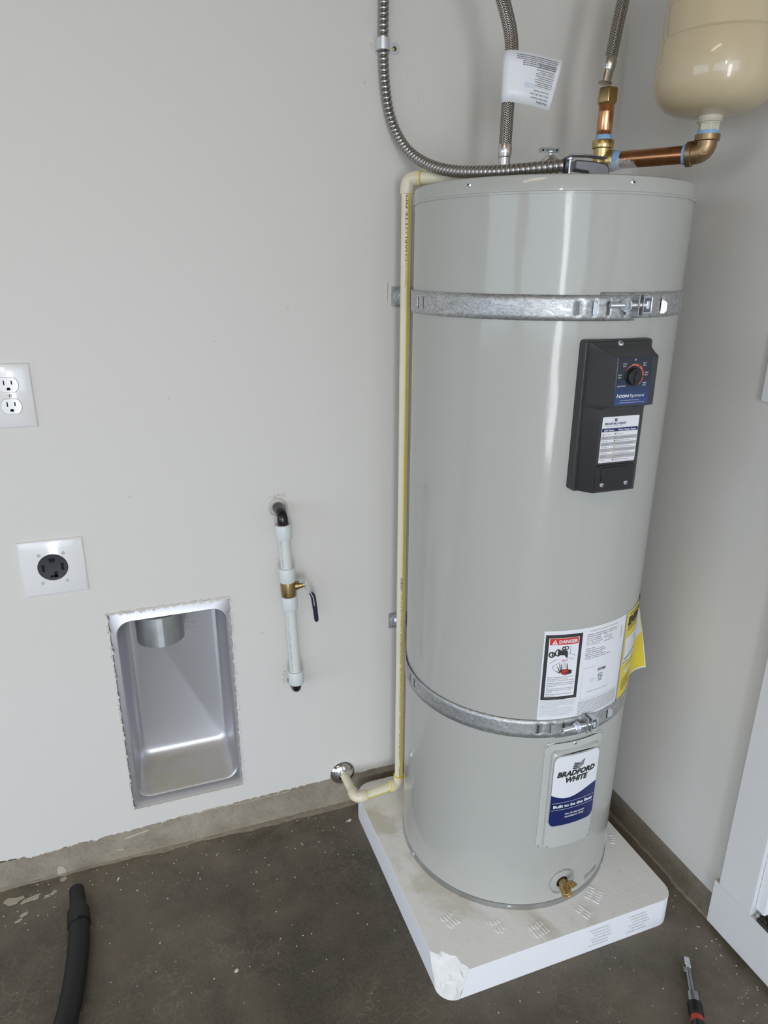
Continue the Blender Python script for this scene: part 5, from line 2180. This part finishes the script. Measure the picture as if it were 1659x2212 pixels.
prof = [(.0085, 0), (.0118, .003), (.0122, .018), (.0116, .022), (.0126, .024)]
mb = MB().lathe(prof, gA, td, 28)
mb.build('collar', 'tool', tl)
rk = []
for k in range(10):
    rk += [(.0136, .024 + k * .0024), (.0130, .0252 + k * .0024)]
mb = MB().lathe(rk + [(.0125, .049)], gA, td, 28)
mb.build('knurled_grip', 'black', tl)
mb = MB().lathe([(.0112, .048), (.0116, .049), (.0116, .0600), (.0112, .061)], gA, td, 28)
mb.build('red_band', 'tool_red', tl)
mb = MB().lathe([(.0108, .060), (.0120, .062), (.0122, .100), (.0110, .104), (0, .104)], gA, td, 28)
mb.build('handle', 'black', tl)

# paint and plaster chips on the floor


def chip(name, x, y, sx, sy, ang, z=0.0, h=.0012, seed=0, mat='chip'):
    rr = random.Random(seed)
    out = []
    for i in range(7):
        a = 2 * PI * i / 7
        k = rr.uniform(.75, 1.15)
        u, w_ = sx * k * math.cos(a), sy * k * math.sin(a)
        out.append((u * math.cos(ang) - w_ * math.sin(ang), u * math.sin(ang) + w_ * math.cos(ang)))
    mb = MB().prism(out, h, (x, y, z + .0001), (1, 0, 0), (0, 1, 0), taper=.2)
    return mb.build(name, mat)


tag(chip('plaster_chip', -.6513, -.0599, .0075, .0042, .5, seed=1), 'largest white plaster chip, on the floor left of the stand', 'chip')
tag(chip('plaster_chip', -1.2114, -.0540, .0050, .0025, .9, seed=2), 'pale plaster chip on the floor near the footing, right of the hose tip', 'chip')
tag(chip('plaster_chip', -.9870, -.3720, .0050, .0048, .2, seed=3), 'round pale chip on open floor at the bottom, right of the hose', 'chip')
tag(chip('plaster_chip', -.1225, -.7990, .0055, .0050, .4, seed=4), 'round pale chip on the floor below the white kick board', 'chip')
mb = MB()
rr = random.Random(8)


def crumb(x, y, s, z=0.0):
    if (-1.34 < x < -1.25 and y < -.06) or (-.64 < x < -.065 and -.59 < y < -.008):
        return
    a = rr.random() * PI
    out = []
    for i in range(5):
        t = 2 * PI * i / 5
        k = rr.uniform(.6, 1.2)
        u, w_ = s * k * math.cos(t), s * .5 * k * math.sin(t)
        out.append((u * math.cos(a) - w_ * math.sin(a), u * math.sin(a) + w_ * math.cos(a)))
    mb.prism(out, s * .5, (x, y, z + .0001), (1, 0, 0), (0, 1, 0), taper=.3)


for i in range(150):
    crumb(rr.uniform(-1.5, -.65), -abs(rr.gauss(0, .10)) - .004, rr.uniform(.0008, .0024))
for i in range(110):
    crumb(rr.uniform(-1.45, -.64), rr.uniform(-.62, -.02), rr.uniform(.0007, .0024))
for i in range(90):
    crumb(-abs(rr.gauss(0, .04)) - .017, rr.uniform(-.95, -.05) if rr.random() < .6 else rr.uniform(-.9, -.6), rr.uniform(.0007, .0022))
for i in range(60):
    crumb(rr.uniform(-.7, -.02), rr.uniform(-.95, -.60), rr.uniform(.0007, .0020))
for i in range(24):
    crumb(-.6 + rr.gauss(0, .06), -.72 + rr.gauss(0, .08), rr.uniform(.0006, .0016))
o = mb.build('debris', 'chip')
tag(o, 'white plaster crumbs scattered over the dark concrete floor', 'debris', kind='stuff')
# dried joint compound blots on floor and footing
mb = MB()
for (x, y, sx, sy, a, sd) in ((-1.395, -.046, .022, .008, .2, 1), (-1.432, -.038, .020, .012, .0, 2), (-1.362, -.050, .008, .004, .3, 3), (-1.348, -.043, .008, .006, .6, 4), (-1.405, -.085, .010, .004, .4, 5), (-1.415, -.098, .008, .004, .4, 6), (-1.330, -.012, .010, .008, .2, 7)):
    rr2_ = random.Random(sd)
    out = []
    for i in range(12):
        t = 2 * PI * i / 12
        k = rr2_.uniform(.6, 1.2)
        u, w_ = sx * k * math.cos(t), sy * k * math.sin(t)
        out.append((x + u * math.cos(a) - w_ * math.sin(a), y + u * math.sin(a) + w_ * math.cos(a)))
    mb.prism(out, .0006, (0, 0, .0001), (1, 0, 0), (0, 1, 0))
for (x0_, x1_, za, zb, h_) in ((-1.190, -1.135, .0560, .0690, .0045), (-1.06, -.93, .0800, .0850, .0020), (-1.21, -1.196, .0300, .0310, .003), (-.93, -.79, .079, .082, .0018)):
    mb.add([(x0_, .0034, za), (x1_, .0034, zb - h_), (x1_, .0034, zb), (x0_, .0034, za + h_), (x0_, .0042, za), (x1_, .0042, zb - h_), (x1_, .0042, zb), (x0_, .0042, za + h_)], [(0, 1, 2, 3), (0, 4, 5, 1), (3, 2, 6, 7), (1, 5, 6, 2), (0, 3, 7, 4)])
mb.add([(-1.343, .0030, 0), (-1.323, .0030, 0), (-1.325, .0030, .017), (-1.329, .0030, .023), (-1.337, .0030, .027), (-1.342, .0030, .020)], [(0, 1, 2, 3, 4, 5)])
o = mb.build('dried_compound', 'blot')
tag(o, 'dried joint compound smears on the footing and floor at left', 'smears', kind='stuff')
